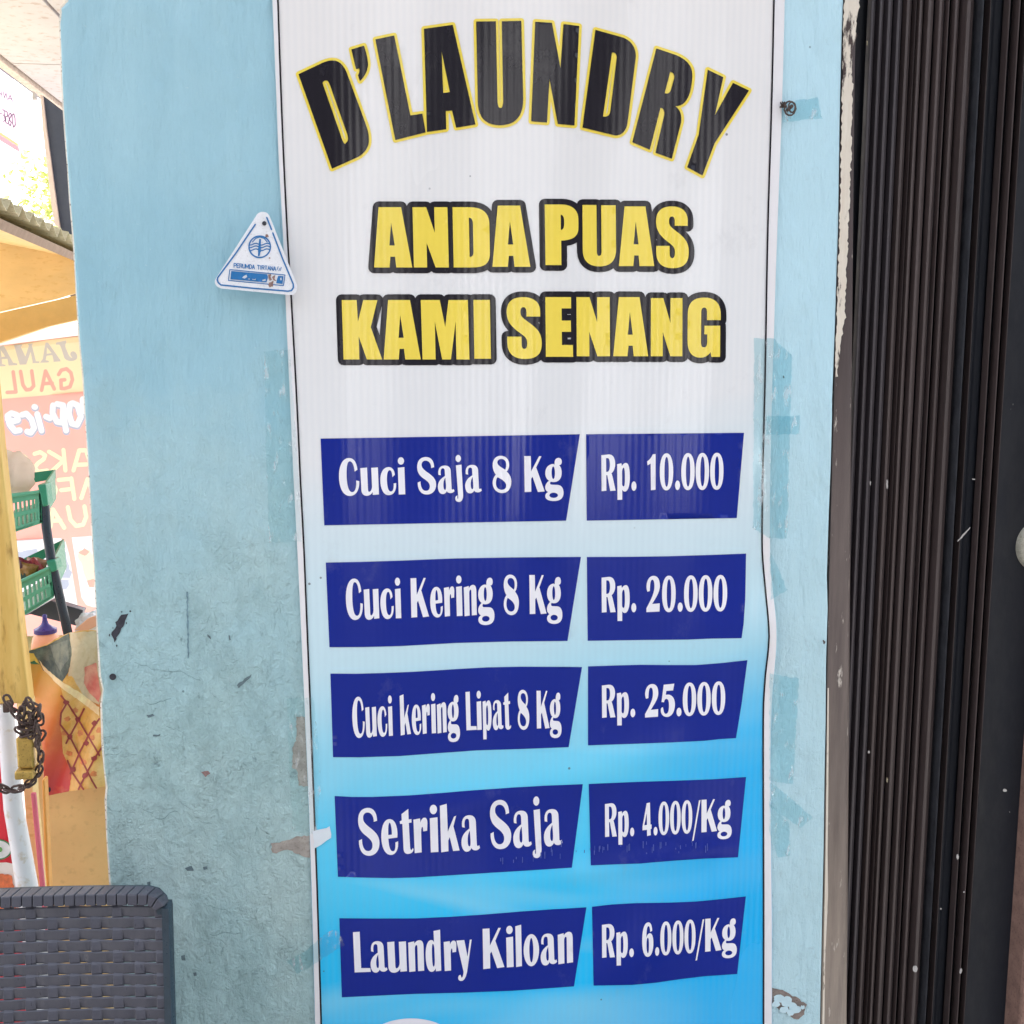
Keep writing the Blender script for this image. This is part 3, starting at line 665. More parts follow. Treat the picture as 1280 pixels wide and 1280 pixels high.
# --- condensed display face of the price list
def E(*a): return ('e',)+a
SER = {  # letter: (path, ellipses, x0, x1, base, cap)
 'C': ("M337 338 C330 265 305 232 265 232 C205 232 173 310 173 400 C173 500 205 572 265 572 C325 572 352 510 350 440 L324 434 C325 500 312 538 285 538 C250 538 241 460 241 395 C241 320 248 262 270 262 C295 262 308 300 312 353 Z", [], 173, 351, 564, 325),
 'u': ("M362 322 L420 317 L424 505 C424 525 428 533 434 533 C445 533 458 515 460 490 L457 320 L515 317 L519 557 L465 561 L464 535 C455 555 435 568 412 568 C385 568 368 550 367 520 Z", [], 362, 519, 560, 323),
 'c': ("M664 385 L646 402 C645 365 638 340 624 340 C607 340 598 375 598 425 C598 490 608 530 630 530 C650 530 657 500 656 458 L678 455 C680 515 660 562 610 562 C562 562 540 500 540 430 C540 360 570 312 615 312 C648 312 668 345 668 385 Z", [], 540, 678, 557, 323),
 'i': ("M695 317 L752 312 L755 554 L698 555 Z", [(723, 257, 27, 33)], 692, 757, 555, 323),
 'S': ("M1008 318 L984 325 C985 285 965 258 938 258 C918 258 905 272 905 296 C905 325 930 345 965 372 C1002 402 1022 430 1022 470 C1022 525 990 558 945 558 C895 558 868 515 870 450 L893 440 C893 495 910 525 938 525 C958 525 970 510 970 485 C970 455 945 435 915 412 C882 386 868 355 868 315 C868 260 895 226 940 226 C985 226 1008 262 1008 318 Z", [], 868, 1022, 552, 321),
 'a': ("M822 412 L793 405 C785 345 800 285 870 285 C925 285 945 320 945 365 L952 590 C953 605 962 610 978 598 L986 625 C970 648 945 652 925 648 C905 644 895 632 893 622 C880 650 862 660 842 660 C805 660 783 620 783 560 C783 490 830 450 873 422 L872 370 C872 340 868 320 848 320 C822 320 815 360 822 412 Z M877 445 C855 475 850 520 852 560 C853 590 862 610 874 605 C885 600 884 560 883 530 Z", [], 783, 986, 652, 478),
 'j': ("M682 302 L750 295 L765 690 C766 750 745 785 715 785 C685 785 665 765 668 735 C668 715 680 700 697 700 C692 715 690 740 700 742 C706 738 704 715 703 690 Z", [(712, 213, 33, 47)], 668, 766, 668, 478),
 '8': ("M472 212 C518 212 546 245 546 288 C546 325 530 345 523 352 C550 375 564 405 564 440 C564 505 530 543 482 543 C432 543 398 505 398 455 C398 420 412 395 428 380 C408 355 400 325 400 295 C400 245 428 212 472 212 Z M478 240 C505 240 520 262 520 290 C520 312 515 328 510 335 C470 312 442 295 442 270 C442 252 458 240 478 240 Z M442 402 C480 420 518 445 518 475 C518 500 500 514 478 514 C445 514 427 490 427 455 C427 430 433 412 442 402 Z", [], 398, 565, 537, 321),
 'K': ("M681 214 L738 214 L740 350 L812 214 L832 216 L785 315 L858 528 L798 533 L752 398 L740 415 L740 531 L682 533 Z", [], 680, 858, 533, 321),
 'g': ("M950 290 C948 255 958 232 985 230 C1008 230 1015 250 1013 270 C1012 285 1003 295 990 293 C1005 310 1012 335 1012 360 C1012 415 985 445 940 445 C930 445 922 443 916 441 C905 450 905 468 925 468 L975 470 C1010 472 1027 500 1027 540 C1027 590 995 613 942 613 C895 613 866 598 866 570 C866 550 878 540 892 533 C870 525 862 500 868 478 C872 460 885 445 900 433 C878 418 868 395 868 365 C868 320 895 285 940 284 Z", [(938, 362, 15, 56), (940, 562, 38, 23)], 866, 1027, 533, 321),
 'R': ("M133 178 L190 172 C225 172 238 205 238 245 C238 280 225 305 210 315 L218 340 L241 448 L200 450 L178 330 L170 330 L171 448 L134 451 Z M169 200 L180 200 C193 200 198 220 198 250 C198 285 190 305 178 305 L169 305 Z", [], 133, 241, 449, 275),
 'p': ("M253 245 L285 238 L289 260 C298 243 310 235 322 236 C342 240 349 280 349 345 C349 410 335 452 313 454 C302 454 296 448 291 440 L291 516 L255 516 Z M290 300 C292 280 298 270 304 272 C310 278 312 310 312 350 C312 395 308 415 302 415 C294 413 291 405 290 395 Z", [], 253, 349, 447, 275),
 '.': ("", [(380, 411, 19, 36)], 361, 399, 445, 275),
 '1': ("M546 168 L546 440 L510 443 L508 240 L484 252 L481 222 C500 212 515 190 525 168 Z", [], 480, 546, 442, 277),
 '0': ("", [(636, 303, 52, 142), (637, 303, 17, 114)], 584, 688, 441, 277),
 '2': ("M483 305 C475 285 475 270 476 255 C480 212 500 186 528 186 C558 186 574 215 574 262 C574 310 545 350 518 397 L573 393 L572 455 L475 458 L475 430 C505 370 534 320 534 265 C534 232 528 215 518 215 C505 215 502 245 500 300 Z", [], 475, 574, 457, 268),
 '5': ("M600 222 L673 217 L665 268 L618 270 L614 300 C650 290 678 320 678 375 C678 430 655 467 625 467 C598 467 580 445 580 415 C580 400 586 392 595 392 L600 420 C604 438 610 445 618 443 C632 440 637 415 637 380 C637 345 630 330 618 330 C610 330 605 340 602 355 L585 352 Z", [], 580, 678, 464, 248),
 '4': ("M483 232 L512 228 L517 398 L527 400 L527 432 L518 436 L520 482 L487 486 L486 438 L446 440 L446 410 Z M484 310 L486 400 L462 402 Z", [], 445, 527, 484, 254),
 '6': ("M530 295 L513 305 C511 270 505 258 497 258 C484 258 480 300 480 345 C488 322 500 312 512 314 C532 318 540 350 540 398 C540 455 522 497 493 497 C460 497 443 445 443 370 C443 285 460 228 495 228 C518 228 528 255 530 295 Z M481 400 C481 370 485 348 492 348 C500 348 502 370 502 405 C502 445 500 468 493 468 C485 468 481 440 481 400 Z", [], 443, 540, 493, 258),
 '/': ("M952 208 L966 205 L908 505 L895 509 Z", [], 895, 966, 448, 245),
 'e': ("M618 485 L533 492 C535 560 545 605 575 605 C595 605 600 570 598 528 L624 518 C630 590 600 637 555 637 C500 637 466 570 466 478 C466 385 495 318 545 318 C595 318 620 375 620 455 Z M533 460 L567 456 C567 400 560 352 548 350 C536 352 531 400 533 460 Z", [], 466, 625, 629, 412),
 't': ("M640 275 L706 230 L707 325 L733 322 L734 352 L708 356 L715 560 C716 590 722 600 732 595 L741 578 L748 592 C745 615 725 630 695 630 C668 630 654 612 653 585 L647 362 L625 360 L622 338 L642 330 Z", [], 622, 748, 625, 412),
 'r': ("M752 322 L815 313 L818 350 C826 325 840 308 856 308 C875 308 884 325 884 360 L880 425 L842 430 C842 400 840 385 833 390 C824 398 822 430 823 460 L824 615 L758 620 Z", [], 752, 885, 619, 412),
 'k': ("M990 198 L1055 183 L1061 430 L1122 300 L1143 292 L1115 385 L1170 602 L1108 605 L1078 480 L1064 510 L1064 605 L995 612 Z", [], 990, 1170, 609, 412),
 'n': ("M930 345 L992 332 L994 355 C1010 330 1030 320 1050 322 C1078 326 1086 350 1087 390 L1089 630 L1026 634 L1024 400 C1024 375 1020 368 1012 370 C1002 375 997 390 997 410 L999 635 L935 640 Z", [], 930, 1089, 636, 405),
 'l': ("M493 270 L554 258 L558 673 L497 678 Z", [], 492, 559, 676, 405),
 'o': ("", [(660, 512, 81, 161), (660, 512, 21, 122)], 579, 741, 668, 405),
 'L': ("M160 250 L220 247 L226 568 L308 570 L312 603 L166 606 Z", [], 160, 312, 605, 355),
 'd': ("M873 245 L932 234 L936 597 L888 602 L886 575 C878 595 865 606 848 606 C815 606 798 545 798 460 C798 385 815 325 850 325 C862 325 870 332 876 345 Z M878 400 C875 370 870 358 864 358 C856 362 854 405 855 460 C856 520 860 560 868 560 C876 558 880 540 880 510 Z", [], 798, 938, 600, 355),
 'y': ("M1072 328 L1143 324 L1170 470 L1193 322 L1210 320 L1165 600 C1152 660 1135 685 1110 685 C1090 685 1080 670 1083 655 C1085 640 1095 630 1105 632 L1112 655 C1120 660 1128 645 1133 605 Z", [], 1072, 1210, 595, 355)}
SHAPE = {}
for k, (s, els, x0, x1, b, cap) in SER.items():
    loops = path(s, 9) if s else []
    for q in els: loops.append(ell(*q, n=32, p=2.25 if k in '0' else 2.0))
    SHAPE[k] = ([[((p[0]-x0)/cap, (b-p[1])/cap) for p in L] for L in loops], (x1-x0)/cap)
GAP = {('1','0'): .12, ('0','.'): .055, ('.','0'): .035, ('0','0'): .03, ('R','p'): .045, ('p','.'): .045, ('K','g'): .015, ('a','j'): .02, ('j','a'): .055, ('L','i'): .0, ('L','a'): .0, ('C','u'): .035, ('4','.'): .07, ('6','.'): .06,
       ('0','/'): .0, ('/','K'): .03, ('t','r'): .01, ('r','y'): .0, ('d','r'): .07, ('a','u'): .01, ('a','t'): .0, ('a','n'): .02, ('o','a'): .04, ('2','0'): .06, ('2','5'): .07}
def word(txt, x0, x1, b0, b1, cap):
    nat = 0; pos = []
    for i, ch in enumerate(txt):
        if i: nat += GAP.get((txt[i-1], ch), .045)
        pos.append(nat); nat += SHAPE[ch][1]
    k = (x1-x0)/nat; out = []
    for ch, p in zip(txt, pos):
        g = []
        for L in SHAPE[ch][0]:
            q = []
            for u, v in L:
                xx = x0+(p+u)*k; bb_ = b0+(b1-b0)*((xx-x0)/(x1-x0)); q.append((xx-lean(xx)*v*cap*.8, bb_-v*cap))
            g.append(q)
        out.append(g)
    return out
PANELS = [
 ([(400.7,548.2),(490,546.8),(580,545.3),(724.8,542.8),(707.7,650.8),(580,653.2),(490,655),(405.3,656.7)],
  [('Cuci',424.3,506.9,619,618,45.4),('Saja',522.1,602.2,617.6,615.6,45.4),('8',616,639.5,615.5,615.5,45.2),('Kg',655.6,704.4,615,615,45.2)]),
 ([(732.6,542.8),(930,541),(921,647.5),(733.4,650.8)], [('Rp.',751.8,795.5,613.6,613.2,45.2),('10.000',808.8,904.2,612.6,611.6,45.3)]),
 ([(407.2,703.2),(450,702.4),(500,700.8),(570,698),(640,696.8),(726.2,696.1),(709.4,801.2),(640,801.8),(570,803.7),(500,807.6),(455,808.8),(411.8,809)],
  [('Cuci',433,501.9,774,772.8,49.6),('Kering',514,618.1,772,768.6,49.5),('8',629.9,648.9,768,768,49.2),('Kg',662,703,767.6,767.6,49.2)]),
 ([(733.6,696.2),(790,696),(835,695.3),(885,693.8),(932.6,692),(931.5,750),(929.5,780),(927,797.7),(890,798.2),(860,799.4),(800,800),(734.6,801)], [('Rp.',752.1,795.3,765.4,765,44),('20.000',808,908.8,765,763.6,44.6)]),
 ([(413,842),(445,842.2),(477,841.4),(520,839.6),(580,835.8),(610,834.2),(650,833.4),(727.5,833.8),(710.8,933.9),(650,936.3),(597,937.9),(560,940.5),(500,945),(450,946.6),(416.3,946.4)],
  [('Cuci',441,491.3,921.6,919.8,49.4),('kering',500.6,575,919,914.8,49.2),('Lipat',582.6,639,912.8,911.4,47.8),('8',647.4,661.9,911.4,911.4,48.6),('Kg',671,701.9,910.7,910.7,47.6)]),
 ([(735,833),(765,832),(800,831),(840,831.3),(870,831.3),(900,829),(934.3,825.2),(927,880),(920,922.7),(900,923.8),(880,926),(840,928),(735,931.7)], [('Rp.',752.5,794,897,896.2,40.7),('25.000',806.3,906.4,896.8,892.8,41)]),
 ([(418.3,995),(440,996.2),(465,996.2),(510,994.4),(550,991.4),(590,988),(640,984.5),(680,982.2),(728.5,980.2),(714.8,1084.5),(650,1088.7),(580,1093),(520,1096.8),(490,1097.6),(455,1097),(422.4,1096)],
  [('Setrika',448.7,600,1069.2,1063,58),('Saja',613.1,703.1,1061,1056.4,59.6)]),
 ([(736,980),(790,977.6),(840,976),(890,974.2),(932.6,971.3),(922.5,1071.6),(880,1073.3),(840,1076),(800,1079.4),(770,1080.4),(738.5,1081.7)], [('Rp.',756.3,792.8,1046,1045,41.5),('4.000/Kg',803,914.6,1045,1038.2,41)]),
 ([(424.2,1147.8),(470,1148.2),(520,1148),(560,1146.2),(600,1143.6),(650,1139.5),(690,1136.7),(733,1134.2),(717.5,1233),(640,1238.5),(580,1240.8),(520,1242.3),(470,1244.6),(427.3,1246.7)],
  [('Laundry',442.5,590.2,1215.4,1213.2,50.2),('Kiloan',603.8,716.3,1211.4,1203.6,50.6)]),
 ([(740,1133.5),(765,1130.6),(795,1129),(840,1128.2),(870,1127),(895,1124.6),(932.3,1120.6),(921.5,1217.5),(880,1220.4),(850,1224),(820,1228.4),(790,1231.2),(742,1232)], [('Rp.',752.5,792.3,1197,1196,41.5),('6.000/Kg',802.7,921,1196,1186.6,41.4)])]
for poly, words in PANELS:
    p = flat('price_panel', fill([poly], 8), lambda a, b: surf(a, b, LAY), inkn, banner)
    gl = [g for w in words for g in word(*w)]
    flat('lettering', merge([fill(g, 7) for g in gl]), lambda a, b: surf(a, b, LAY*2.2), inkw, p)
rq = random.Random(5); sm_ = []
for k in range(46):
    t = rq.random(); a = 625+t*260; b = 1076-12*math.sin(t*2.2)-8*t+rq.gauss(0, 3.2); h = rq.uniform(1, 4.5); w = rq.uniform(.25, .6)
    if 716 < a < 737 and rq.random() < .5: continue
    sm_.append([[(a-w, b-h), (a+w, b-h), (a+w, b+h), (a-w, b+h)]])
flat('dust_smear', merge([fill(q, 6) for q in sm_]), lambda a, b: surf(a, b, LAY*3), worn('dust_film', lin(70, 88, 168), .7, .3, 200), banner)
flat('white_disc', fill([ell(514, 1312, 62, 39, 60)], 8), lambda a, b: surf(a, b, LAY), inkw, banner)

# ------------------------------------------------------------------ enamel meter plate on the wall
SY = -.020
def zs8(s): return zl(s, 240, 240, 8)
plate_w = worn('white_enamel', lin(236, 236, 240), .3, .05, 60, .5, dirt=lin(206, 202, 204), bumpd=.0002)
enb = worn('blue_enamel', lin(26, 112, 176), .35, .15, 150, .5, bumpd=0)
rustm = worn('rust_chip', lin(150, 120, 112), .8, .4, 400, .3)
pl = empty('enamel_plate', at(320, 352, SY), 'small triangular white enamel plate with blue water emblem screwed to the wall beside the banner', 'sign plate')
sp_ = lambda a, b, l=0: at(a, b, SY-l)
o = flat('plate', fill([densify(zs8("M640 240 C660 200 700 190 740 205 C765 215 775 240 785 265 L1045 920 C1060 970 1040 1025 985 1030 L300 965 C240 955 215 910 235 870 Z")[0], 3)], 5), lambda a, b: sp_(a, b), plate_w, pl, smooth=False, thick=.0022)
z8 = lambda pts: [(240+a/8, 240+b/8) for a, b in pts]
def stk(name, parts, w, fn, mat, parent, closed=False, h=6):
    fc = []
    for p in parts: fc += stroke_faces(p, w, closed)
    return flat(name, union(fc, h), fn, mat, parent)
stk('border_line', [z8([(632,325),(440,610),(258,855),(252,880),(262,905),(290,930),(600,962),(960,992),(995,985),(1014,955),(1012,920),(905,665),(808,410)]), z8([(795,375),(748,255)])], 1.9, lambda a, b: sp_(a, b, .0006), enb, pl)
cx, cy = 240+677/8, 240+548/8
em = stroke_faces(ell(cx, cy, 13.4, 13.4, 40), 1.8, True)
em += [z8(q) for q in ([(672,470),(690,470),(688,540),(664,540)],[(664,540),(688,540),(690,600),(660,600)],[(662,600),(684,600),(676,640),(660,640)],[(690,530),(664,560),(650,575),(660,580)])]
for dy in (522, 548, 578): em += stroke_faces(z8([(575+i*17, dy+9*math.sin(i*.95+1.2)) for i in range(13)]), 1.4)
em += stroke_faces(z8([(605,500),(640,462),(680,450),(722,464),(752,500)]), 1.2)
flat('emblem', union(em, 5), lambda a, b: sp_(a, b, .0006), enb, pl)
rect = z8([(378,776),(930,830),(914,936),(364,884)])
stk('number_box', [rect], 1.1, lambda a, b: sp_(a, b, .0006), enb, pl, True)
flat('number_field', fill([z8([(392,790),(750,822),(760,850),(745,905),(384,872)]), z8([(500,858),(516,840),(545,826),(552,850),(528,866)]), z8([(560,866),(575,862),(580,874),(566,876)]), z8([(600,868),(622,872),(640,866),(636,880),(604,878)]), z8([(700,880),(735,868),(738,888),(706,892)])], 4), lambda a, b: sp_(a, b, .0006), enb, pl)
flat('number_field', fill([z8([(862,838),(915,842),(906,920),(842,912),(848,880)]), z8([(880,860),(895,855),(898,880),(884,884)])], 4), lambda a, b: sp_(a, b, .0006), enb, pl)
for k, q in enumerate([[(760,825),(790,818),(786,850),(800,880),(775,890)], [(800,850),(835,826),(828,870),(845,890),(812,880)], [(770,905),(815,890),(810,945),(775,955),(762,930)], [(738,420),(762,425),(768,450),(735,455)], [(768,652),(784,655),(780,668),(768,666)]]):
    flat('rust_chip', fill([rag(z8(q), 1.2, .35, 80+k)], 3), lambda a, b: sp_(a, b, .0008), rustm, pl)
def stroke_text(txt, x0, x1, y0, y1, h, w, fn, mat, parent, name='lettering'):
    """plain sans capitals from strokes on a 0..1 box"""
    G = {'P': [[(0,1),(0,0),(.7,0),(1,.15),(1,.4),(.7,.55),(0,.55)]], 'E': [[(1,0),(0,0),(0,1),(1,1)],[(0,.5),(.85,.5)]], 'R': [[(0,1),(0,0),(.7,0),(1,.15),(1,.38),(.7,.52),(0,.52)],[(.6,.52),(1,1)]],
         'U': [[(0,0),(0,.75),(.25,1),(.75,1),(1,.75),(1,0)]], 'M': [[(0,1),(0,0),(.5,.8),(1,0),(1,1)]], 'D': [[(0,0),(.6,0),(1,.25),(1,.75),(.6,1),(0,1),(0,0)]], 'A': [[(0,1),(.5,0),(1,1)],[(.2,.65),(.8,.65)]],
         'T': [[(0,0),(1,0)],[(.5,0),(.5,1)]], 'I': [[(.5,0),(.5,1)]], 'N': [[(0,1),(0,0),(1,1),(1,0)]], '0': [[(.5,0),(1,.25),(1,.75),(.5,1),(0,.75),(0,.25),(.5,0)]], '8': [[(.5,0),(.95,.15),(.95,.4),(.5,.5),(0,.65),(0,.9),(.5,1),(1,.9),(1,.65),(.5,.5),(.05,.4),(.05,.15),(.5,0)]],
         '5': [[(1,0),(.1,0),(0,.45),(.6,.4),(1,.6),(1,.85),(.6,1),(0,.92)]], '3': [[(0,.05),(.6,0),(1,.2),(.6,.48),(1,.75),(.6,1),(0,.95)]], '-': [[(.1,.55),(.9,.55)]], 'H': [[(0,0),(0,1)],[(1,0),(1,1)],[(0,.5),(1,.5)]]}
    W = {'I': .35, 'M': 1.15, ' ': .5, '-': .6}
    tot = sum(W.get(c, .82)+.28 for c in txt)-.28; k = (x1-x0)/tot; x = 0; fc = []
    for c in txt:
        wd = W.get(c, .82)
        for L in G.get(c, []):
            pts = []
            for u, v in L:
                xx = x0+(x+u*wd)*k; yy = y0+(y1-y0)*(xx-x0)/(x1-x0)-h*(1-v); pts.append((xx, yy))
            fc += stroke_faces(pts, w, False, 8)
        x += wd+.28
    return flat(name, union(fc, max(4, h/3)), fn, mat, parent)
stroke_text('PERUMDA TIRTANA', 240+420/8, 240+838/8, 240+753/8, 240+786/8, 4.9, .95, lambda a, b: sp_(a, b, .0006), enb, pl)
stk('lettering', [z8([(850,780),(862,745)]), z8([(882,787),(893,752)]), z8([(868,786),(878,765)])], .8, lambda a, b: sp_(a, b, .0006), enb, pl)
mb = MB(); mb.lathe([(.0001,-.0024),(.0016,-.0022),(.0024,-.0012),(.0026,0)], at(240+723/8, 240+313/8, SY-.0003), 14, 'y'); mb.build('screw', scuffm, pl, True)
mb = MB(); c = at(240+723/8, 240+313/8, SY); mb.tube([c+Vector((0, .0025, 0)), Vector((c.x, .004, c.z))], .0015, 8); mb.build('screw_shank', scuffm, pl, True)

# ------------------------------------------------------------------ clear tape round the banner
tm = bpy.data.materials.new('clear_tape'); tm.use_nodes = True
n_, l_ = tm.node_tree.nodes, tm.node_tree.links; n_.remove(n_['Principled BSDF'])
tr = n_.new('ShaderNodeBsdfTransparent'); tr.inputs[0].default_value = (.79, .925, .95, 1)
gl_ = n_.new('ShaderNodeBsdfGlossy'); gl_.inputs['Roughness'].default_value = .22
mx_ = n_.new('ShaderNodeMixShader'); pass
tcx = n_.new('ShaderNodeTexCoord'); nz = n_.new('ShaderNodeTexNoise'); nz.inputs['Scale'].default_value = 60; nz.inputs['Detail'].default_value = 5; nz.inputs['Distortion'].default_value = 1.5
l_.new(tcx.outputs['Object'], nz.inputs['Vector']); bmpt = n_.new('ShaderNodeBump'); bmpt.inputs['Distance'].default_value = .0008; bmpt.inputs['Strength'].default_value = .6
l_.new(nz.outputs['Fac'], bmpt.inputs['Height']); l_.new(bmpt.outputs[0], gl_.inputs['Normal'])
cr_ = n_.new('ShaderNodeValToRGB'); cr_.color_ramp.elements[0].position = .56; cr_.color_ramp.elements[1].position = .68
cr_.color_ramp.elements[0].color = (0, 0, 0, 1); cr_.color_ramp.elements[1].color = (.35, .35, .35, 1); nz2 = n_.new('ShaderNodeTexNoise'); nz2.inputs['Scale'].default_value = 130; nz2.inputs['Detail'].default_value = 4
mpp = n_.new('ShaderNodeMapping'); mpp.inputs['Scale'].default_value = (1, 1, .35); l_.new(tcx.outputs['Object'], mpp.inputs['Vector']); l_.new(mpp.outputs[0], nz2.inputs['Vector']); l_.new(nz2.outputs['Fac'], cr_.inputs['Fac'])
df_ = n_.new('ShaderNodeBsdfDiffuse'); df_.inputs[0].default_value = (.82, .86, .88, 1); mx2 = n_.new('ShaderNodeMixShader')
mx_.inputs[0].default_value = .07; l_.new(tr.outputs[0], mx_.inputs[1]); l_.new(gl_.outputs[0], mx_.inputs[2])
l_.new(cr_.outputs[0], mx2.inputs[0]); l_.new(mx_.outputs[0], mx2.inputs[1]); l_.new(df_.outputs[0], mx2.inputs[2]); l_.new(mx2.outputs[0], n_['Material Output'].inputs[0])
wtape = worn('white_tape', lin(222, 230, 236), .4, .05, 60, .4)
tm2 = tm.copy(); tm2.name = 'aged_clear_tape'
for q in tm2.node_tree.nodes:
    if q.type == 'BSDF_TRANSPARENT': q.inputs[0].default_value = (.915, .98, .985, 1)
def drape(a, b, lay=.001):
    L, Rr = spl(Lpx, b), spl(Rpx, b)
    if L-2 <= a <= Rr+2: return surf(min(max(a, L), Rr) if False else a, b, lay+.0006)
    g = min(abs(a-L), abs(a-Rr)); base = relief(L if a < L else Rr, b)
    return at(a, b, -(.0009+lay*.4+max(0, base*(1-g/7))))
TAPES = [([(978,128),(1000,125),(1022,122),(1025,136),(1028,148),(1002,150),(978,153)], 'clear tape holding a wire knot at the top right of the banner', tm),
 ([(943,423),(957,423),(969,423),(975,432),(990,443),(988,520),(986,600),(984,673),(962,673),(941,660)], 'longest clear tape down the banner\'s right edge', tm),
 ([(958,519.5),(1000,519.5),(998.7,543),(958,543)], 'short clear tape laid across the longest right hand tape', tm),
 ([(962,690),(967,697),(984,738),(964,750)], 'pointed clear tape corner below the longest right hand tape', tm),
 ([(962,842),(999,848),(996,900),(991,981),(962,976)], 'wide crinkled clear tape beside the Rp. 25.000 panel', tm),
 ([(962,978),(987,996),(1016,1022),(1001,1035),(962,1008)], 'clear tape slanting down to the right from the banner edge', tm),
 ([(962,1004),(987,1030),(987,1069),(972,1073),(962,1040)], 'clear tape stub under the slanting right hand tape', tm),
 ([(330.5,439),(362,437),(368,520),(374,600),(377,677),(336,678),(332,540)], 'old scuffed clear tape under the enamel plate on the left', tm2),
 ([(359,873),(392,872),(398,930),(401,985),(396,1042),(366,1040),(361,950)], 'clear tape over bare plaster at the lower left banner edge', tm2),
 ([(391,1040),(400,1037),(412,1033),(414,1047),(405,1053),(393,1061)], 'small whitish opaque tape over the left border line', wtape),
 ([(359,1201),(385,1187),(400,1172),(420,1160),(431,1181),(404,1197),(390,1207),(372,1218)], 'clear tape stuck diagonally beside Laundry Kiloan', tm)]
for k, (poly, lab, m) in enumerate(TAPES):
    o = flat('adhesive_tape', fill([rag(poly, 4, .9, 90+k)], 4), lambda a, b, k=k: drape(a, b, .0006+.00025*(k % 4)), m)
    tag(o, lab, 'tape', 'tape strips around the banner')
# nail with twisted wire at the top right tape
nail = empty('wire_knot', at(984, 138, -.004), 'rusty twisted wire knot on a nail at the banner\'s right edge', 'wire')
rust = worn('rusty_wire', lin(92, 78, 72), .7, .4, 300, .4, .3)
mb = MB(); c = at(984, 138, 0); mb.tube([c+Vector((0, .002, 0)), c+Vector((0, -.016, .002))], .0022, 8); mb.build('nail', rust, nail, True)
mb = MB(); mb.tube([c+Vector((.009*math.cos(t*.55)*(1-.03*t), -.006-.0006*t, .010*math.sin(t*.55)*(1-.02*t))) for t in range(26)], .0011, 6); mb.build('wire', rust, nail, True)
mb = MB(); mb.tube([c+Vector((-.008+.004*math.sin(t*1.7), -.008-.002*math.cos(t*1.1), .004+.004*math.cos(t*2.1))) for t in range(14)], .0011, 6); mb.build('wire', rust, nail, True)
# little hook on the right wall strip
mb = MB(); c = at(1029, 801, 0); mb.tube([c+Vector((0, .002, 0)), c+Vector((0, -.006, 0)), c+Vector((-.002, -.008, -.002)), c+Vector((-.003, -.008, .003))], .0008, 6)
tag(mb.build('wall_hook', rust, None, True), 'tiny bent wire hook near the gate jamb', 'hook')

# ------------------------------------------------------------------ woven plastic chair
pm = Mat('charcoal_resin', lin(64, 66, 76), .42, .5)
pn = pm.noise(60, 5, .6); pn2 = pm.noise(240, 4, .6, (1, .3, .3))
pm.color(pm.mix(pn, lin(60, 61, 72), lin(80, 80, 90))); pm.roughness(pm.ramp(pn2, [(.3, .26), (.7, .58)])); pm.bump(pn2, .0003, .7)
PM = pm.m
rimm = worn('dark_teal_rim', lin(38, 54, 66), .35, .15, 80, .5)
CY = -.13
pr_ = at(212, 1124, CY); TOP = at(150, 1118, CY).z; XR = pr_.x; CW = .47; XC = XR-CW/2
chair = empty('woven_chair', (XC, CY-.25, 0), 'charcoal woven plastic chair with its back against the grimy wall', 'chair')
def back(u, zz, off=0):
    """u along the back's width -1..1, lean towards the wall at the top, slight dish"""
    dz = TOP-zz
    return Vector((XC+u*(CW/2)*(1+.10*dz), CY-.22*dz+.018*(1-u*u)+off, zz))
PX = .0236; PZ = .0126; ZB = .44
ncol = int(CW/PX); nrow = int((TOP-.010-ZB)/PZ)
def ribbon(mb, pts, wdir, nrm, w, t):
    n = len(pts); v = []; f = []
    prof = [(-w/2, 0), (-w/2*.8, -t), (w/2*.8, -t), (w/2, 0)]
    for p in pts: v += [p+wdir*a+nrm*(-b) for a, b in prof]
    for i in range(n-1):
        for k in range(4): f.append((i*4+k, i*4+(k+1) % 4, (i+1)*4+(k+1) % 4, (i+1)*4+k))
    mb.add(v, f)
mb = MB(); NRM = Vector((0, -1, .0)); UZ = Vector((0, .2, .98))
def rowz(j): return TOP-.016-PZ*(j+.5)
def colu(i): return -1+(2*(i+.55)/ncol)
corner = lambda u, zz: not (u > .93 and TOP-zz < .02)
for j in range(nrow):
    zz = rowz(j); pts = []
    for q in range(ncol*6+1):
        u = -1.0+2*q/(ncol*6)
        ph = (u+1)/2*ncol-.55; s = math.cos(math.pi*(ph+j))
        if abs(u) > .985: continue
        a = max(-1, min(1, s*2.6)); pts.append(back(u, zz, .0004*a))
    ribbon(mb, pts, Vector((0, 0, 1)), NRM, PZ*1.09, .0012)
for i in range(ncol):
    u = colu(i); pts = []
    for q in range(nrow*4+3):
        zz = TOP-.014-PZ*q/4
        jj = (TOP-.016-zz)/PZ-.5; s = -math.cos(math.pi*(jj+i))
        a = max(-1, min(1, s*2.6)); pts.append(back(u, zz, .0019*a))
    ribbon(mb, pts, Vector((1, 0, 0)), NRM, .0120, .0012)
mb.build('woven_back', PM, chair, bevel=0)
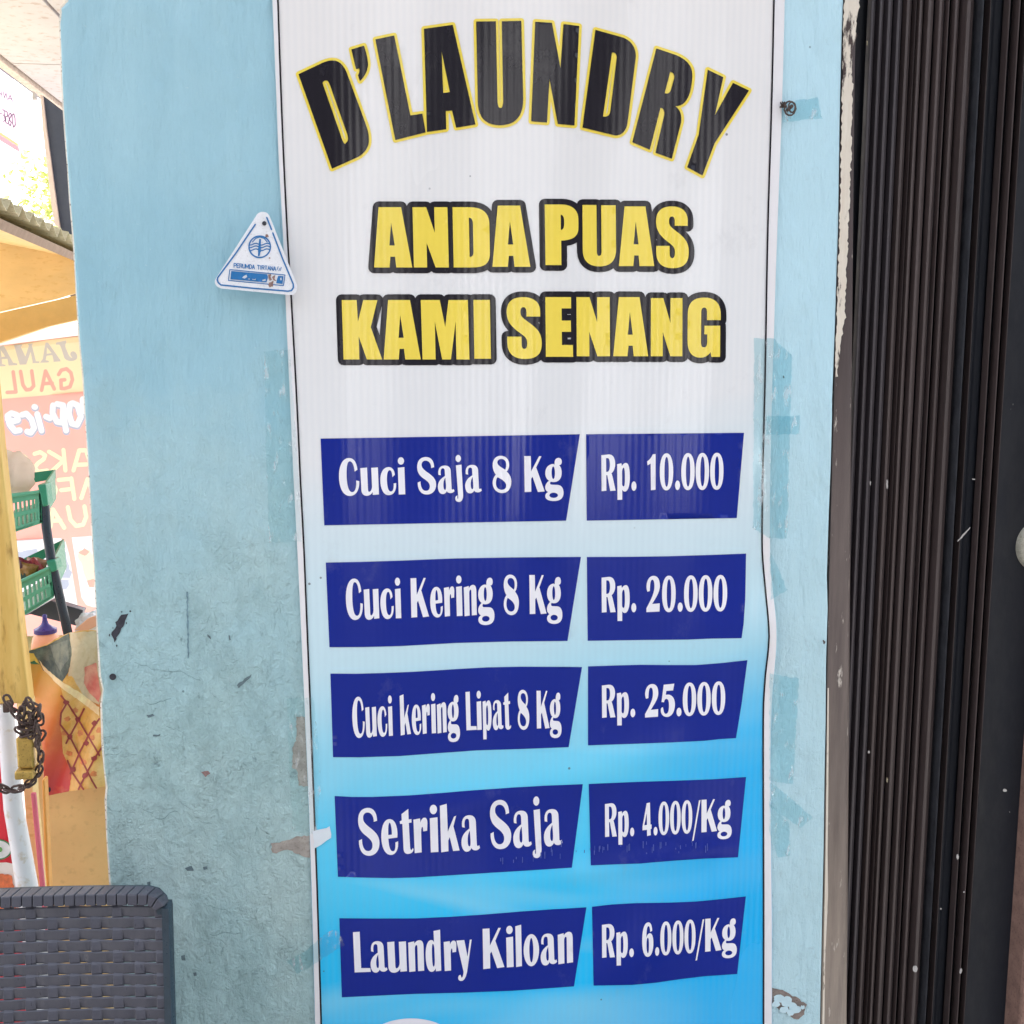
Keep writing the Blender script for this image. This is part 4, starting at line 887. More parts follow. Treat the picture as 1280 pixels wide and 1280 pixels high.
# wrapped top rim, corner and side rails
mb = MB()
def rimpath(s):
    """s metres along the rim from the left, over the top, round the right corner"""
    Rr = .024; half = CW/2-.002
    if s < 2*half-2*Rr: return (-half+Rr+s, 0.0, 0.0)
    a = (s-(2*half-2*Rr))/Rr; a = min(a, math.pi/2)
    return (half-Rr+Rr*math.sin(a), -Rr+Rr*math.cos(a), a)
LEN = 2*(CW/2-.002)-.048+.024*math.pi/2; PITCH_R = .0120; nseg = int(LEN/PITCH_R)
def rp(s, inn, dep):
    x, dz, a = rimpath(max(0, min(LEN, s))); x -= math.sin(a)*inn; dz -= math.cos(a)*inn
    u = x/(CW/2); p = back(u, TOP+dz); p.y = back(u, TOP).y-.22*(-dz)*1+dep; return p
for k in range(nseg):
    s0 = k*PITCH_R+.0006; s1 = (k+1)*PITCH_R-.0006; sk = .006
    mb.hexa([rp(s0, .0125, -.008), rp(s1, .0125, -.008), rp(s1+sk, .0125, .014), rp(s0+sk, .0125, .014),
             rp(s0, .0, -.008), rp(s1, .0, -.008), rp(s1+sk, .0, .014), rp(s0+sk, .0, .014)])
mb.build('wrapped_rim', PM, chair, bevel=.0012, seg=2)
mb = MB()
for k in range(36):
    s0 = LEN*k/36; s1 = LEN*(k+1)/36
    mb.hexa([rp(s0, .0115, -.004), rp(s1, .0115, -.004), rp(s1, .0115, .018), rp(s0, .0115, .018), rp(s0, .001, -.004), rp(s1, .001, -.004), rp(s1, .001, .018), rp(s0, .001, .018)])
mb.build('rim_core', rimm, chair)
for sgn in (1, -1):
    mb = MB(); prev = None
    for q in range(25):
        zz = TOP-.016-(TOP-.016-ZB)*q/24
        a, b = back(sgn*.965, zz), back(sgn*1.0, zz)
        ring_ = [a+Vector((0, -.006, 0)), b+Vector((0, -.007, 0)), b+Vector((sgn*.003, .004, 0)), b+Vector((0, .016, 0)), a+Vector((0, .016, 0))]
        if prev:
            n0 = len(mb.v)-5; mb.v += ring_; mb.f += [(n0+k, n0+(k+1) % 5, n0+5+(k+1) % 5, n0+5+k) for k in range(5)]
        else: mb.v += ring_; prev = True
    mb.f += [(0, 1, 2, 3, 4), tuple(len(mb.v)-1-k for k in range(5))]
    mb.build('side_rail', rimm, chair, True)
mb = MB(); f0 = back(0, ZB).y
mb.box((XC-CW/2-.01, f0-.44, ZB-.03), (XC+CW/2+.01, f0+.02, ZB-.001)); mb.build('seat', PM, chair, bevel=.012, seg=3)
for sx in (-1, 1):
    for sy in (0, 1):
        mb = MB(); xx = XC+sx*(CW/2-.02); yy = f0-.02-sy*.38
        mb.tube([(xx, yy, ZB-.03), (xx+sx*.02, yy+(.5-sy)*.05, .0)], [.022, .016], 10); mb.build('leg', rimm, chair, True)

# ------------------------------------------------------------------ food stall in the side passage
yel = worn('yellow_paint', lin(236, 204, 142), .55, .10, 18, .4, dirt=lin(220, 184, 116), stretch=(.4, 1, 1))
yel2 = worn('pale_yellow_panel', lin(216, 184, 122), .6, .10, 12, .35, dirt=lin(200, 170, 112))
oldw = Mat('yellow_painted_plank', lin(206, 162, 76), .6, .3)
w1 = oldw.noise(20, 7, .65, (1, 1, .12), dist=.4); w2 = oldw.noise(70, 5, .6, (1, 1, .2))
oc = oldw.mix(oldw.ramp(w1, [(.3, 0), (.7, 1)]), lin(204, 152, 64), lin(240, 202, 124)); oc = oldw.mix(oldw.ramp(w2, [(.56, 0), (.70, .8)]), oc, lin(156, 108, 50)); oldw.color(oc); oldw.bump(w1, .002, .6)
# roof: corrugated sheet on a soffit board, edge running away from us
stall = empty('food_stall', at(60, 1060, .6), 'yellow painted food stall with corrugated roof in the side passage', 'food stall'); stall.location.z = 0
ra, rb = at(-30, 250, .93), at(100, 322, 2.05)
zr = (ra.z+rb.z)/2-.004
e0, e1 = Vector((ra.x, ra.y, zr)), Vector((rb.x, rb.y, zr)); ed = (e1-e0).normalized(); nrm_ = Vector((-ed.y, ed.x, 0))
if nrm_.x > 0: nrm_ = -nrm_
Lr = (e1-e0).length+.5; mb = MB(); vs = []; nn = 150
for i in range(nn+1):
    t = -.15+(Lr+.15)*i/nn; ph = (t/.105) % 1.0
    hgt = .030*(1-abs(ph*2-1)**1.0) if ph < .86 else .03*(.28)
    for k, (wd, dz) in enumerate(((-.03, .0), (.35, .07), (.75, .16))): vs.append(e0+ed*t+nrm_*wd+Vector((0, 0, hgt+dz+.006)))
fs = [(i*3+k, i*3+k+1, (i+1)*3+k+1, (i+1)*3+k) for i in range(nn) for k in range(2)]
mb.add(vs, fs); o = mb.build('corrugated_sheet', worn('weathered_zinc', lin(196, 190, 160), .7, .2, 20, .4, 0, lin(150, 142, 114)), stall)
sm = o.modifiers.new('thickness', 'SOLIDIFY'); sm.thickness = .002
mb = MB(); a = e0+ed*-.15; b = e0+ed*Lr
mb.prism([a, b, b+nrm_*.75+Vector((0, 0, .15)), a+nrm_*.75+Vector((0, 0, .15))], (0, 0, -.012)); mb.build('soffit_board', yel, stall)
mb = MB(); mb.hexa([a+nrm_*-.004+Vector((0,0,-.024)), b+nrm_*-.004+Vector((0,0,-.024)), b+nrm_*-.002+Vector((0,0,-.024)), a+nrm_*-.002+Vector((0,0,-.024))]+[a+nrm_*-.014+Vector((0,0,-.006)), b+nrm_*-.014+Vector((0,0,-.006)), b+nrm_*-.002+Vector((0,0,-.004)), a+nrm_*-.002+Vector((0,0,-.004))]); mb.build('fascia_edge', worn('grey_brown_fascia', lin(150, 128, 112), .8, .2, 40), stall)
def slabpx(name, px, Y, thick, mat, parent=None, bevel=.002, smooth=False):
    mb = MB(); mb.prism([at(a, b, Y) for a, b in px], (0, thick, 0)); return mb.build(name, mat, parent, smooth, bevel)
# inner gable board, then the lintel with the white gap under it
slabpx('gable_board', [(-60,262),(0,268),(98,330),(103,364),(70,374),(0,390),(-60,404)], 2.02, .012, yel, stall)
slabpx('lintel', [(-60,404),(0,391),(70,375),(103,367),(104,398),(60,408),(0,428),(-60,446)], 1.72, .03, worn('lintel_yellow', lin(224, 182, 108), .6, .1, 20), stall)
# stall counter front
slabpx('counter_front', [(20,880),(140,870),(160,1115),(164,1300),(60,1310),(40,1000)], .62, .02, yel2, stall)
mb = MB(); a = at(40, 860, .66); mb.box((a.x-.3, .645, a.z-.02), (a.x+.5, 1.05, a.z)); mb.build('counter_top', yel2, stall)
# leaning plank post
plank = slabpx('leaning_plank', [(-70,470),(-8,470),(0,556),(14,680),(26,790),(36,874),(36,880),(-60,880)], .34, .03, oldw.m, None, .003)
tag(plank, 'yellow painted timber plank standing over the padlock at the left edge', 'plank')
# lower frame strips of the stall
slabpx('frame_strip', [(22,876),(37,876),(42,1000),(52,1115),(60,1300),(46,1300),(40,1115),(30,1000)], .40, .03, yel, stall)
slabpx('frame_strip', [(52,975),(56,975),(62,1115),(70,1300),(64,1300),(57,1115)], .44, .02, worn('orange_strip', lin(222, 160, 84), .6, .1, 30), stall)
slabpx('pink_strip', [(38,992),(44,992),(56,1115),(66,1300),(58,1300),(50,1115)], .388, .008, worn('pink_strip_paint', lin(214, 104, 122), .6, .1, 30), stall)
# rolled white vinyl and red poster
wv = worn('white_vinyl_fold', lin(228, 224, 226), .45, .06, 12, .4, dirt=lin(206, 190, 170), bumpd=.003)
mb = MB(); pts = [(6,880,9),(11,940,10),(17,1010,11),(26,1060,11.5),(35,1115,12.5),(60,1300,15)]
mb.tube([at(a, b, .345) for a, b, w in pts], [w/FPX*1.85 for a, b, w in pts], 14); o = mb.build('vinyl_roll', wv, None, True)
tag(o, 'white rolled vinyl standing below the chain', 'vinyl roll')
redp = worn('red_poster_print', lin(224, 46, 62), .4, .1, 10, .4)
poster = empty('red_poster', at(0, 1110, .365), 'red drink poster with a round green white badge behind the white roll', 'poster')
flat('sheet', fill([[(-60,930),(0,930),(10,990),(14,1060),(24,1115),(50,1300),(-60,1300)]], 12), lambda a, b: at(a, b, .372), redp, poster, thick=.001)
flat('badge', fill([ell(-2, 1062, 17, 13, 30)], 6), lambda a, b: at(a, b, .371), worn('badge_green', lin(84, 150, 96), .4), poster)
flat('badge', fill([ell(-2, 1062, 15, 11.3, 30)], 6), lambda a, b: at(a, b, .370), worn('badge_white', lin(236, 236, 232), .4), poster)
flat('badge', fill([ell(-1, 1062, 4, 3.4, 20)], 6), lambda a, b: at(a, b, .369), worn('badge_dot', lin(110, 170, 90), .4), poster)
flat('drink_picture', fill([[(-20,1079),(8,1078),(18,1080),(22,1110),(22,1140),(-20,1140)]], 6), lambda a, b: at(a, b, .371), worn('cup_white', lin(240, 226, 216), .4, .1), poster)
flat('drink_picture', fill([rag([(-20,1094),(2,1092),(14,1094),(18,1112),(20,1140),(-20,1140)], 4, 1)], 6), lambda a, b: at(a, b, .370), worn('drink_orange', lin(236, 120, 70), .4, .3, 120), poster)
# printed vinyl draped over the counter: pineapple picture
sh = empty('fruit_vinyl', at(90, 990, .57), 'printed vinyl sheet with pineapple picture draped over the stall counter', 'vinyl sheet')
fv = Mat('fruit_print_ground', (.6, .4, .15), .38, .5)
x, y, z = fv.xyz(); fn1 = fv.noise(10, 5, .6); fn2 = fv.noise(40, 5, .6)
zf = fv.math('ADD', z, fv.math('MULTIPLY', fn1, .07))
cgr = fv.ramp(zf, [(.02, lin(196, 60, 70)), (.10, lin(214, 96, 70)), (.17, lin(214, 130, 66)), (.25, lin(206, 154, 60)), (.34, lin(204, 160, 74)), (.42, lin(192, 164, 110)), (.5, lin(206, 188, 160))])
fv.color(fv.mix(fv.math('MULTIPLY', fv.ramp(fn2, [(.5, 0), (.7, 1)]), .3), cgr, lin(232, 150, 90))); fv.bump(fn1, .006, .5)
SHY = .57
def shd(a, b, l=0): return at(a, b, SHY-.012*math.sin(a*.09+b*.03)-.02*max(0, (860-b)/80)-l)
SHP = [(29.6,816),(44,811),(59,806),(70,798),(86,791),(100,788.5),(115,788),(140,790),(146,976),(130,980),(92,988),(58,995),(55.5,990),(54,940),(46,890),(36,850)]
flat('sheet', fill([SHP], 5), lambda a, b: shd(a, b), fv.m, sh, thick=.0012)
pz7 = lambda pts: [(a/5.565, 780+b/5.565) for a, b in pts]
def deco(name, pts, rgb, l, var=.25, rg=1, alt=None):
    m = Mat(name+'_ink', lin(*rgb), .42, .5)
    a1 = m.noise(26, 5, .65, (1, 1, .5), dist=.8); a2 = m.noise(90, 4, .6)
    c = m.mix(m.ramp(a1, [(.38, 0), (.64, 1)]), lin(*rgb), lin(*(alt or tuple(min(255, q*1.18+10) for q in rgb))))
    m.color(m.mix(m.math('MULTIPLY', m.ramp(a2, [(.5, 0), (.7, 1)]), var), c, lin(*(q*.72 for q in rgb)))); m.bump(a1, .003, .5)
    flat(name, fill([rag(pz7(pts), 3, .5*rg, sum(map(ord, name)) % 97)], 4), lambda a, b: shd(a, b, l), m.m, sh)
deco('pale_backdrop', [(490,60),(640,50),(720,60),(730,470),(690,560),(600,520),(520,440),(470,380),(490,250),(480,140)], (198,178,140), .0010, .2, 1, (216,202,172))
deco('dark_leaf', [(170,196),(330,150),(480,62),(500,200),(478,330),(430,405),(370,370),(300,320),(262,250),(235,205)], (50,64,62), .0014, .5, 1, (116,122,106))
deco('yellow_leaf', [(168,200),(235,205),(275,280),(200,268),(180,276)], (206,170,70), .0016, .1)
deco('green_leaf', [(185,272),(240,254),(275,282)], (46,92,60), .0022, .2)
deco('grey_leaf', [(350,150),(470,110),(480,240),(420,330),(380,260)], (88,98,94), .0018, .4, 1, (140,142,124))
deco('pink_fruit', [(590,300),(670,270),(700,480),(690,545),(620,480),(585,410)], (206,104,96), .0018, .2, 1, (222,160,136))
deco('pineapple_flesh', [(430,370),(500,360),(540,430),(620,560),(720,600),(735,1130),(480,1165),(500,1040),(440,900),(430,790),(415,650),(450,540),(425,450)], (218,166,72), .0012, .3, 1, (232,196,128))
deco('pale_fold', [(270,250),(300,315),(420,440),(560,540),(690,640),(690,580),(560,480),(430,400),(310,300)], (226,196,148), .0020, .12)
lat = [[(425,500),(470,550),(560,690),(660,860),(735,990)], [(420,700),(490,790),(560,930),(640,1090),(670,1140)], [(470,950),(500,1030),(560,1120),(580,1150)], [(585,590),(540,680),(460,830)], [(690,660),(640,730),(560,880),(490,1040)], [(735,820),(660,930),(590,1060),(545,1150)], [(460,560),(425,620),(420,690)]]
stk('pineapple_lattice', [pz7(q) for q in lat], 2.2, lambda a, b: shd(a, b, .0022), worn('lattice_ink', lin(158, 66, 62), .4, .3, 60), sh, h=5)
for k, q in enumerate([(460,545),(485,785),(655,690),(540,665),(600,830),(505,1010),(590,1055),(655,935)]):
    flat('pineapple_eye', fill([rag(ell(q[0]/5.565, 780+q[1]/5.565, 3.6, 3.2, 12), 2, .8, k)], 3), lambda a, b: shd(a, b, .0026), worn('eye_ink%d' % k, lin(150, 58, 58), .4, .4, 150), sh)
for k, q in enumerate([(470,660),(560,760),(640,790),(690,740),(480,900),(580,960),(650,1040),(520,600),(450,760)]):
    flat('pineapple_blush', fill([rag(ell(q[0]/5.565, 780+q[1]/5.565, 4.2, 3.4, 12), 2, 1.0, 30+k)], 3), lambda a, b: shd(a, b, .0016), worn('blush_ink%d' % k, lin(216, 138, 84), .4, .3, 120), sh)
flat('eyelet', fill([ell(62, 987, 1.6, 3.2, 14)], 3), lambda a, b: shd(a, b, .0026), scuffm, sh)

# padlock and chain
brass = worn('worn_brass', lin(196, 160, 84), .4, .2, 60, .5, .35, lin(120, 90, 44))
pad = empty('brass_padlock', at(36, 969, .30), 'worn brass padlock hanging under the knotted rusty chain', 'padlock')
mb = MB(); a, b = at(25.5, 957, .30), at(44, 918, .30); mb.box((a.x, .285, a.z), (b.x, .315, b.z)); mb.build('lock_body', brass, pad, bevel=.003)
mb = MB(); a, b = at(23.5, 969, .30), at(46, 957, .30); mb.box((a.x, .278, a.z), (b.x, .322, b.z-.0006)); mb.build('lock_base', brass, pad, bevel=.003)
mb = MB(); c = at(35, 918, .30); mb.tube([c+Vector((.009*math.cos(t), 0, .018*math.sin(t)-.002)) for t in np.linspace(0, math.pi, 12)], .003, 8); mb.build('shackle', worn('steel_shackle', lin(120, 118, 116), .4, .2, 60, .5, .6), pad, True)
chain = empty('rusty_chain', at(30, 995, .29), 'dark rusty chain knotted round the plank and the white roll', 'chain')
chm = worn('rusty_chain_steel', lin(86, 68, 64), .55, .35, 200, .5, .35, lin(120, 84, 66))
lk = None
def link(c, dirv, roll, k):
    mb = MB(); a, r = .0085, .0048
    pts = [(a*.55+r*math.cos(t), r*math.sin(t)) for t in np.linspace(-math.pi/2, math.pi/2, 6)]+[(-a*.55+r*math.cos(t), r*math.sin(t)) for t in np.linspace(math.pi/2, 3*math.pi/2, 6)]
    d = dirv.normalized(); s = d.cross(Vector((0, 1, 0))); s = s.normalized() if s.length > 1e-3 else Vector((1, 0, 0)); n3 = d.cross(s)
    s2 = s*math.cos(roll)+n3*math.sin(roll)
    mb.tube([c+d*u+s2*v for u, v in pts], .0019, 6, True); mb.build('link', chm, chain, True)
rnd = random.Random(4)
path_c = [(10,876),(14,884),(20,892),(27,900),(34,906),(39,898),(36,888),(30,882),(27,890),(24,902),(26,914),(33,918),(40,916),(44,906),(46,894),(43,882),(37,879),(42,890),(34,897),(30,910),(38,911),(48,912),(51,920),(47,926),(50,899),(49,888),(45,926),(48,936),(51,946),(50,956),(48,964),(44,972),(38,978),(31,983),(22,986),(13,988),(4,986),(-5,982),(-14,978)]
for k, (a, b) in enumerate(path_c):
    q = path_c[min(k+1, len(path_c)-1)] if k+1 < len(path_c) else (a-8, b-3)
    Yc = .292-(.012*rnd.random() if k < 26 else 0)-(.02 if k > 33 else 0)
    p = at(a, b, Yc); link(p, at(q[0], q[1], Yc)-p, (k % 2)*1.35+.2+rnd.uniform(-.3, .3), k)
mb = MB(); a, b = at(6, 889, .30), at(13, 877, .30); mb.box((a.x, .290, a.z), (b.x, .31, b.z)); tag(mb.build('steel_hasp', chm, None, bevel=.002), 'small dark steel hasp where the chain starts', 'hasp')

# ------------------------------------------------------------------ backlit food banner, seen from behind
def translucent(name, col, tcol=None, trans=.55):
    m = bpy.data.materials.new(name); m.use_nodes = True; n, l = m.node_tree.nodes, m.node_tree.links; n.remove(n['Principled BSDF'])
    d = n.new('ShaderNodeBsdfDiffuse'); t = n.new('ShaderNodeBsdfTranslucent'); x = n.new('ShaderNodeMixShader'); x.inputs[0].default_value = trans
    tc = n.new('ShaderNodeTexCoord'); nz = n.new('ShaderNodeTexNoise'); nz.inputs['Scale'].default_value = 9; nz.inputs['Detail'].default_value = 5; l.new(tc.outputs['Object'], nz.inputs['Vector'])
    mm = n.new('ShaderNodeMix'); mm.data_type = 'RGBA'; mm.inputs[6].default_value = (*[c*.92 for c in col], 1); mm.inputs[7].default_value = (*[min(1, c*1.06) for c in col], 1); l.new(nz.outputs['Fac'], mm.inputs[0])
    l.new(mm.outputs[2], d.inputs[0]); l.new(mm.outputs[2], t.inputs[0]); l.new(d.outputs[0], x.inputs[1]); l.new(t.outputs[0], x.inputs[2]); l.new(x.outputs[0], n['Material Output'].inputs[0]); return m
fb = empty('food_banner', at(60, 800, 1.60), 'sunlit washed-out red and cream food banner seen from behind, its words reversed', 'banner')
BY = 1.60
fbp = lambda a, b, l=0: at(a, b, BY+.01*math.sin(a*.05)-l)
TR = dict(cream=translucent('backlit_cream', lin(222, 208, 172)), red=translucent('backlit_red', lin(238, 166, 156)), grey=translucent('backlit_grey', lin(186, 178, 172)), rose=translucent('backlit_rose', lin(238, 158, 146)),
          white=translucent('backlit_white', lin(214, 212, 216)), haze=translucent('backlit_greyblue', lin(164, 170, 186)), lemon=translucent('backlit_lemon', lin(226, 218, 178)), pale=translucent('backlit_pale', lin(240, 214, 212)), peach=translucent('backlit_peach', lin(240, 206, 180)), tan=translucent('backlit_tan', lin(224, 200, 160)))  # pale ink colours include the wash-out of the backlight
FBF = []; FBL = []; KEYS = list(TR)
def lay(polys, key):
    for q in polys: FBF.append([tuple(p) for p in q]); FBL.append(KEYS.index(key))
def lstk(parts, w, key):
    for q in parts: lay(stroke_faces(q, w, False, 10), key)
lay([densify([(-90,444),(0,432),(60,424),(140,414),(150,880),(-90,900)], 30)], 'red')
lay([[(-90,445),(0,433),(60,425),(139,415),(139,486),(60,494),(0,499),(-90,508)]], 'cream')
lay([[(-90,445),(0,433),(60,425),(139,415),(139,424),(60,431),(0,439),(-90,451)]], 'tan')
z4 = lambda pts: [(a/9.14, 420+b/9.14) for a, b in pts]
z5 = lambda pts: [(a/9.146, 540+b/9.146) for a, b in pts]
z6 = lambda pts: [(a/8.53, 660+b/8.53) for a, b in pts]
JA = ["M640 75 L755 50 L760 75 C745 85 745 100 748 130 L780 205 C795 240 815 255 828 245 C810 235 800 215 805 195 C815 170 850 170 865 190 C890 220 890 260 860 275 C820 295 760 290 735 250 L700 140 C690 110 680 95 665 98 L640 100 Z",
      "M520 75 L548 75 L690 275 L692 290 L610 296 L612 280 L598 218 L532 226 L522 275 L560 285 L555 302 L458 306 L470 285 L488 265 Z M536 130 L590 195 L533 203 Z",
      "M160 103 L255 95 L250 115 L236 122 L290 235 L330 112 L320 90 L375 85 L365 110 L410 288 L450 290 L450 308 L372 312 L372 290 L350 180 L300 325 L225 328 Z", "M0 115 L40 105 L150 305 L200 315 L195 333 L98 338 L85 260 L20 266 L25 320 L65 332 L60 345 L-40 350 L-60 200 Z M8 160 L60 235 L18 240 Z"]
for s_ in JA:
    for k_, L in enumerate(path(s_)): lay([z4(L)], 'grey' if k_ == 0 else 'cream')
lstk([z4(q) for q in ([(150,410),(182,640),(82,645)], [(235,405),(262,560),(300,615),(350,610),(385,570),(362,400)], [(475,620),(520,400),(620,605)], [(495,545),(595,538)], [(670,440),(700,390),(760,375),(810,420),(828,500),(800,580),(740,600),(700,600),(695,505),(740,500)])], 4.6, 'rose')
pop = [[(88,950),(150,975),(205,960),(190,900),(130,880),(85,910),(110,1010),(170,1085),(225,1075)], [(250,900),(300,885),(360,950),(390,1050),(350,1105),(310,1090)], [(425,890),(475,1080)], [(392,808),(402,812)], [(525,920),(570,940)], [(605,790),(600,880),(650,980),(715,990),(722,790),(650,775)], [(722,790),(740,1000),(755,1080)], [(800,780),(785,880),(820,1000),(880,1015),(925,920),(885,790),(830,765),(800,780)], [(945,720),(950,860)]]
lstk([z4([(a+4, b+14) for a, b in q]) for q in pop], 9.4, 'haze')
lstk([z4(q) for q in pop], 7.2, 'white')
lstk([z5(q) for q in ([(840,440),(905,210),(985,210),(1050,420)], [(875,375),(1000,370)], [(725,205),(748,440)], [(560,225),(728,325),(590,450)], [(395,250),(460,230),(515,265),(500,310),(430,360),(395,410),(440,455),(540,440)], [(150,290),(230,250),(300,300),(345,370)],
    [(815,530),(850,765)], [(815,535),(670,548)], [(830,650),(700,665)], [(930,755),(1000,540),(1060,700)], [(540,555),(610,590),(640,660),(610,750),(560,775)], [(575,1085),(605,885),(735,1095)], [(590,1015),(690,1010)], [(775,860),(805,1000),(870,1075),(950,1060),(985,970),(965,850)])], 5.0, 'lemon')
lay([z6([(-100,150),(560,108),(650,110),(700,150),(740,300),(830,850),(-100,900)]), z6([(765,100),(1150,70),(1150,820),(1000,845),(920,820),(870,740)])], 'white')
for k, (q, mt) in enumerate([([(560,180),(650,190),(700,260),(760,480),(720,640),(640,660),(590,400)], 'haze'), ([(850,230),(950,220),(1000,300),(1020,600),(950,640),(880,420),(830,300)], 'peach'), ([(840,260),(900,215),(950,250),(900,300)], 'rose'), ([(930,560),(1000,540),(1010,640),(950,640)], 'rose'), ([(150,260),(400,220),(440,300),(200,330)], 'haze'), ([(250,360),(480,330),(480,345),(250,380)], 'haze')]): lay([rag(z6(q), 4, 1.2, 70+k)], mt)
lstk([z6([(590,240),(660,290),(700,380),(690,460),(640,520)]), z6([(640,540),(770,545)]), z6([(870,650),(940,690),(1010,720)])], 2.2, 'white')
V_, F_, M_ = union(FBF, 12, FBL)
vs = [fbp(*p) for p in V_]
a_, b_, c_ = (vs[i] for i in F_[0])
if (b_-a_).cross(c_-a_).dot(CAM-a_) < 0: F_ = [t[::-1] for t in F_]
mk('sheet', vs, F_, None, fb, True, None, [TR[k] for k in KEYS], M_)

# ------------------------------------------------------------------ basket rack with goods
grn = worn('green_plastic', lin(96, 172, 142), .4, .1, 40, .5, bumpd=0)
grd = worn('green_plastic_deep', lin(44, 136, 106), .4, .1, 40, .5, bumpd=0)
blk = worn('black_tube', lin(34, 48, 64), .35, .2, 40, .5, bumpd=0)
rack = empty('basket_rack', at(70, 800, .95), 'rack of two green plastic baskets on a slanting dark tube', 'basket rack')
RY = .95
mb = MB(); mb.tube([at(54, 606, RY+.01), at(58, 660, RY+.01), at(64, 700, RY+.01), at(85, 792, RY+.01), at(100, 860, RY+.01)], [5.6/FPX*2.35]*5, 14); mb.build('post', blk, rack, True)
def basket(tl, tr, br, bl, rear, deep):
    """front wall between four photo pixels: solid top and bottom band, two rows of upright slots"""
    A, B, C_, D = (at(*q, RY) for q in (tl, tr, br, bl)); back_ = Vector((-.03, deep, .02)); mb = MB()
    def P(u, v): return (A*(1-u)+B*u)*(1-v)+(D*(1-u)+C_*u)*v
    t = Vector((0, .004, 0))
    bands = [(0, .23), (.49, .62), (.86, 1.0)]
    for v0, v1 in bands: mb.prism([P(0, v0), P(1, v0), P(1, v1), P(0, v1)], t)
    ns = 15
    for v0, v1 in ((.23, .49), (.62, .86)):
        for k in range(ns+1):
            u0 = k/ns-.014; u1 = u0+.032
            if k == ns: u0, u1 = .90, 1.0
            mb.prism([P(max(0, u0), v0), P(min(1, u1), v0), P(min(1, u1), v1), P(max(0, u0), v1)], t)
    o = mb.build('basket', grn, rack, bevel=.0006)
    mb = MB(); lip = Vector((0, -.006, 0))
    mb.prism([P(0, -.03)+lip, P(1, -.03)+lip, P(1, .07)+lip, P(0, .07)+lip], (0, .012, 0)); mb.build('basket_lip', grn, o, bevel=.002)
    mb = MB(); mb.prism([P(1, 0), P(1, .98), P(1, .98)+back_, P(1, 0)+back_], (-.004, 0, 0)); mb.build('basket_side', grd, o)
    mb = MB(); mb.prism([P(0, 0)+back_, P(1, 0)+back_, P(1, .3)+back_, P(0, .3)+back_], (0, .004, 0)); mb.build('basket_rear', grd, o)
    mb = MB(); mb.prism([P(0, .97), P(1, .97), P(1, .97)+back_, P(0, .97)+back_], (0, 0, .004)); mb.build('basket_floor', grd, o)
    return P
P1 = basket((-30,624), (51,613.5), (52.5,654), (-26,680), 0, .22)
P2 = basket((-20,748), (63,708), (67,747), (-16,798), 0, .22)
for a, b, c, d in (((45,606),(57.5,605),(60,632),(52,634)), ((58,701),(70,700),(71.5,713),(63,716))): pass
for q in ([(46,606),(57,605),(60,632),(53,634),(50,618)], [(57,701.5),(69,700),(71.5,713),(64,716)]):
    slabpx('tube_bracket', q, RY-.012, .04, grd, rack, .003)
slabpx('dark_tray', [(30,770),(63,751),(104,763),(97,783),(38,768)], 1.15, .03, worn('dark_tray_plastic', lin(60, 64, 78), .4, .1), rack)
# snack packets in the lower basket, each its own thing
for k, (px, py, rgb, nm, an) in enumerate([(18,712,(120,70,80),'maroon',.4),(27,709,(150,44,60),'red',-.5),(24,717,(212,190,140),'cream',.2),(33,714,(170,120,60),'amber',-.3),(40,710,(196,70,70),'coral',.6),(46,708,(214,150,120),'salmon',-.2),(30,721,(70,90,84),'dark green',.1),(21,722,(90,70,100),'plum',-.1)]):
    c = at(px, py, RY+.05+.015*(k % 3)); mb = MB(); w, h = .020, .017; ca, sa = math.cos(an), math.sin(an); vs = []
    for i in range(7):
        for j in range(7):
            u, v = i/3-1, j/3-1; t = .006*max(0, (1-u*u))*max(0, (1-v*v))**.5
            for s_ in (1,): vs.append(c+Vector((w*(u*ca-v*sa), -t+.003*math.sin(5*u+3*v+k), h*(u*sa+v*ca))))
    mb.add(vs, [(i*7+j, i*7+j+1, (i+1)*7+j+1, (i+1)*7+j) for i in range(6) for j in range(6)])
    o = mb.build('snack_packet', worn('packet_'+nm.replace(' ', '_'), lin(*rgb), .3, .3, 120, .6), None, True)
    m_ = o.modifiers.new('thickness', 'SOLIDIFY'); m_.thickness = .004
    tag(o, nm+' snack packet heaped in the lower green basket', 'snack packet', 'snack packets in the lower basket')
# translucent bag in the upper basket
bm2 = bmesh.new(); bmesh.ops.create_icosphere(bm2, subdivisions=4, radius=1)
c = at(14, 594, RY+.10); sx, sz = 24/FPX*2.42, 30/FPX*2.42
from mathutils import noise as mn
vs = []
for v in bm2.verts:
    q = v.co*1.0; k = 1+.16*mn.noise(q*2.2)+.07*mn.noise(q*6); vs.append(c+Vector((q.x*sx*k*(1-.25*q.z), q.y*.08*k, q.z*sz*k)))
fs = [tuple(v.index for v in f.verts) for f in bm2.faces]; bm2.free()
tag(mk('plastic_bag', vs, fs, translucent('milky_bag', lin(232, 218, 206), trans=.6), None, True), 'milky plastic bag bulging out of the upper green basket', 'bag')
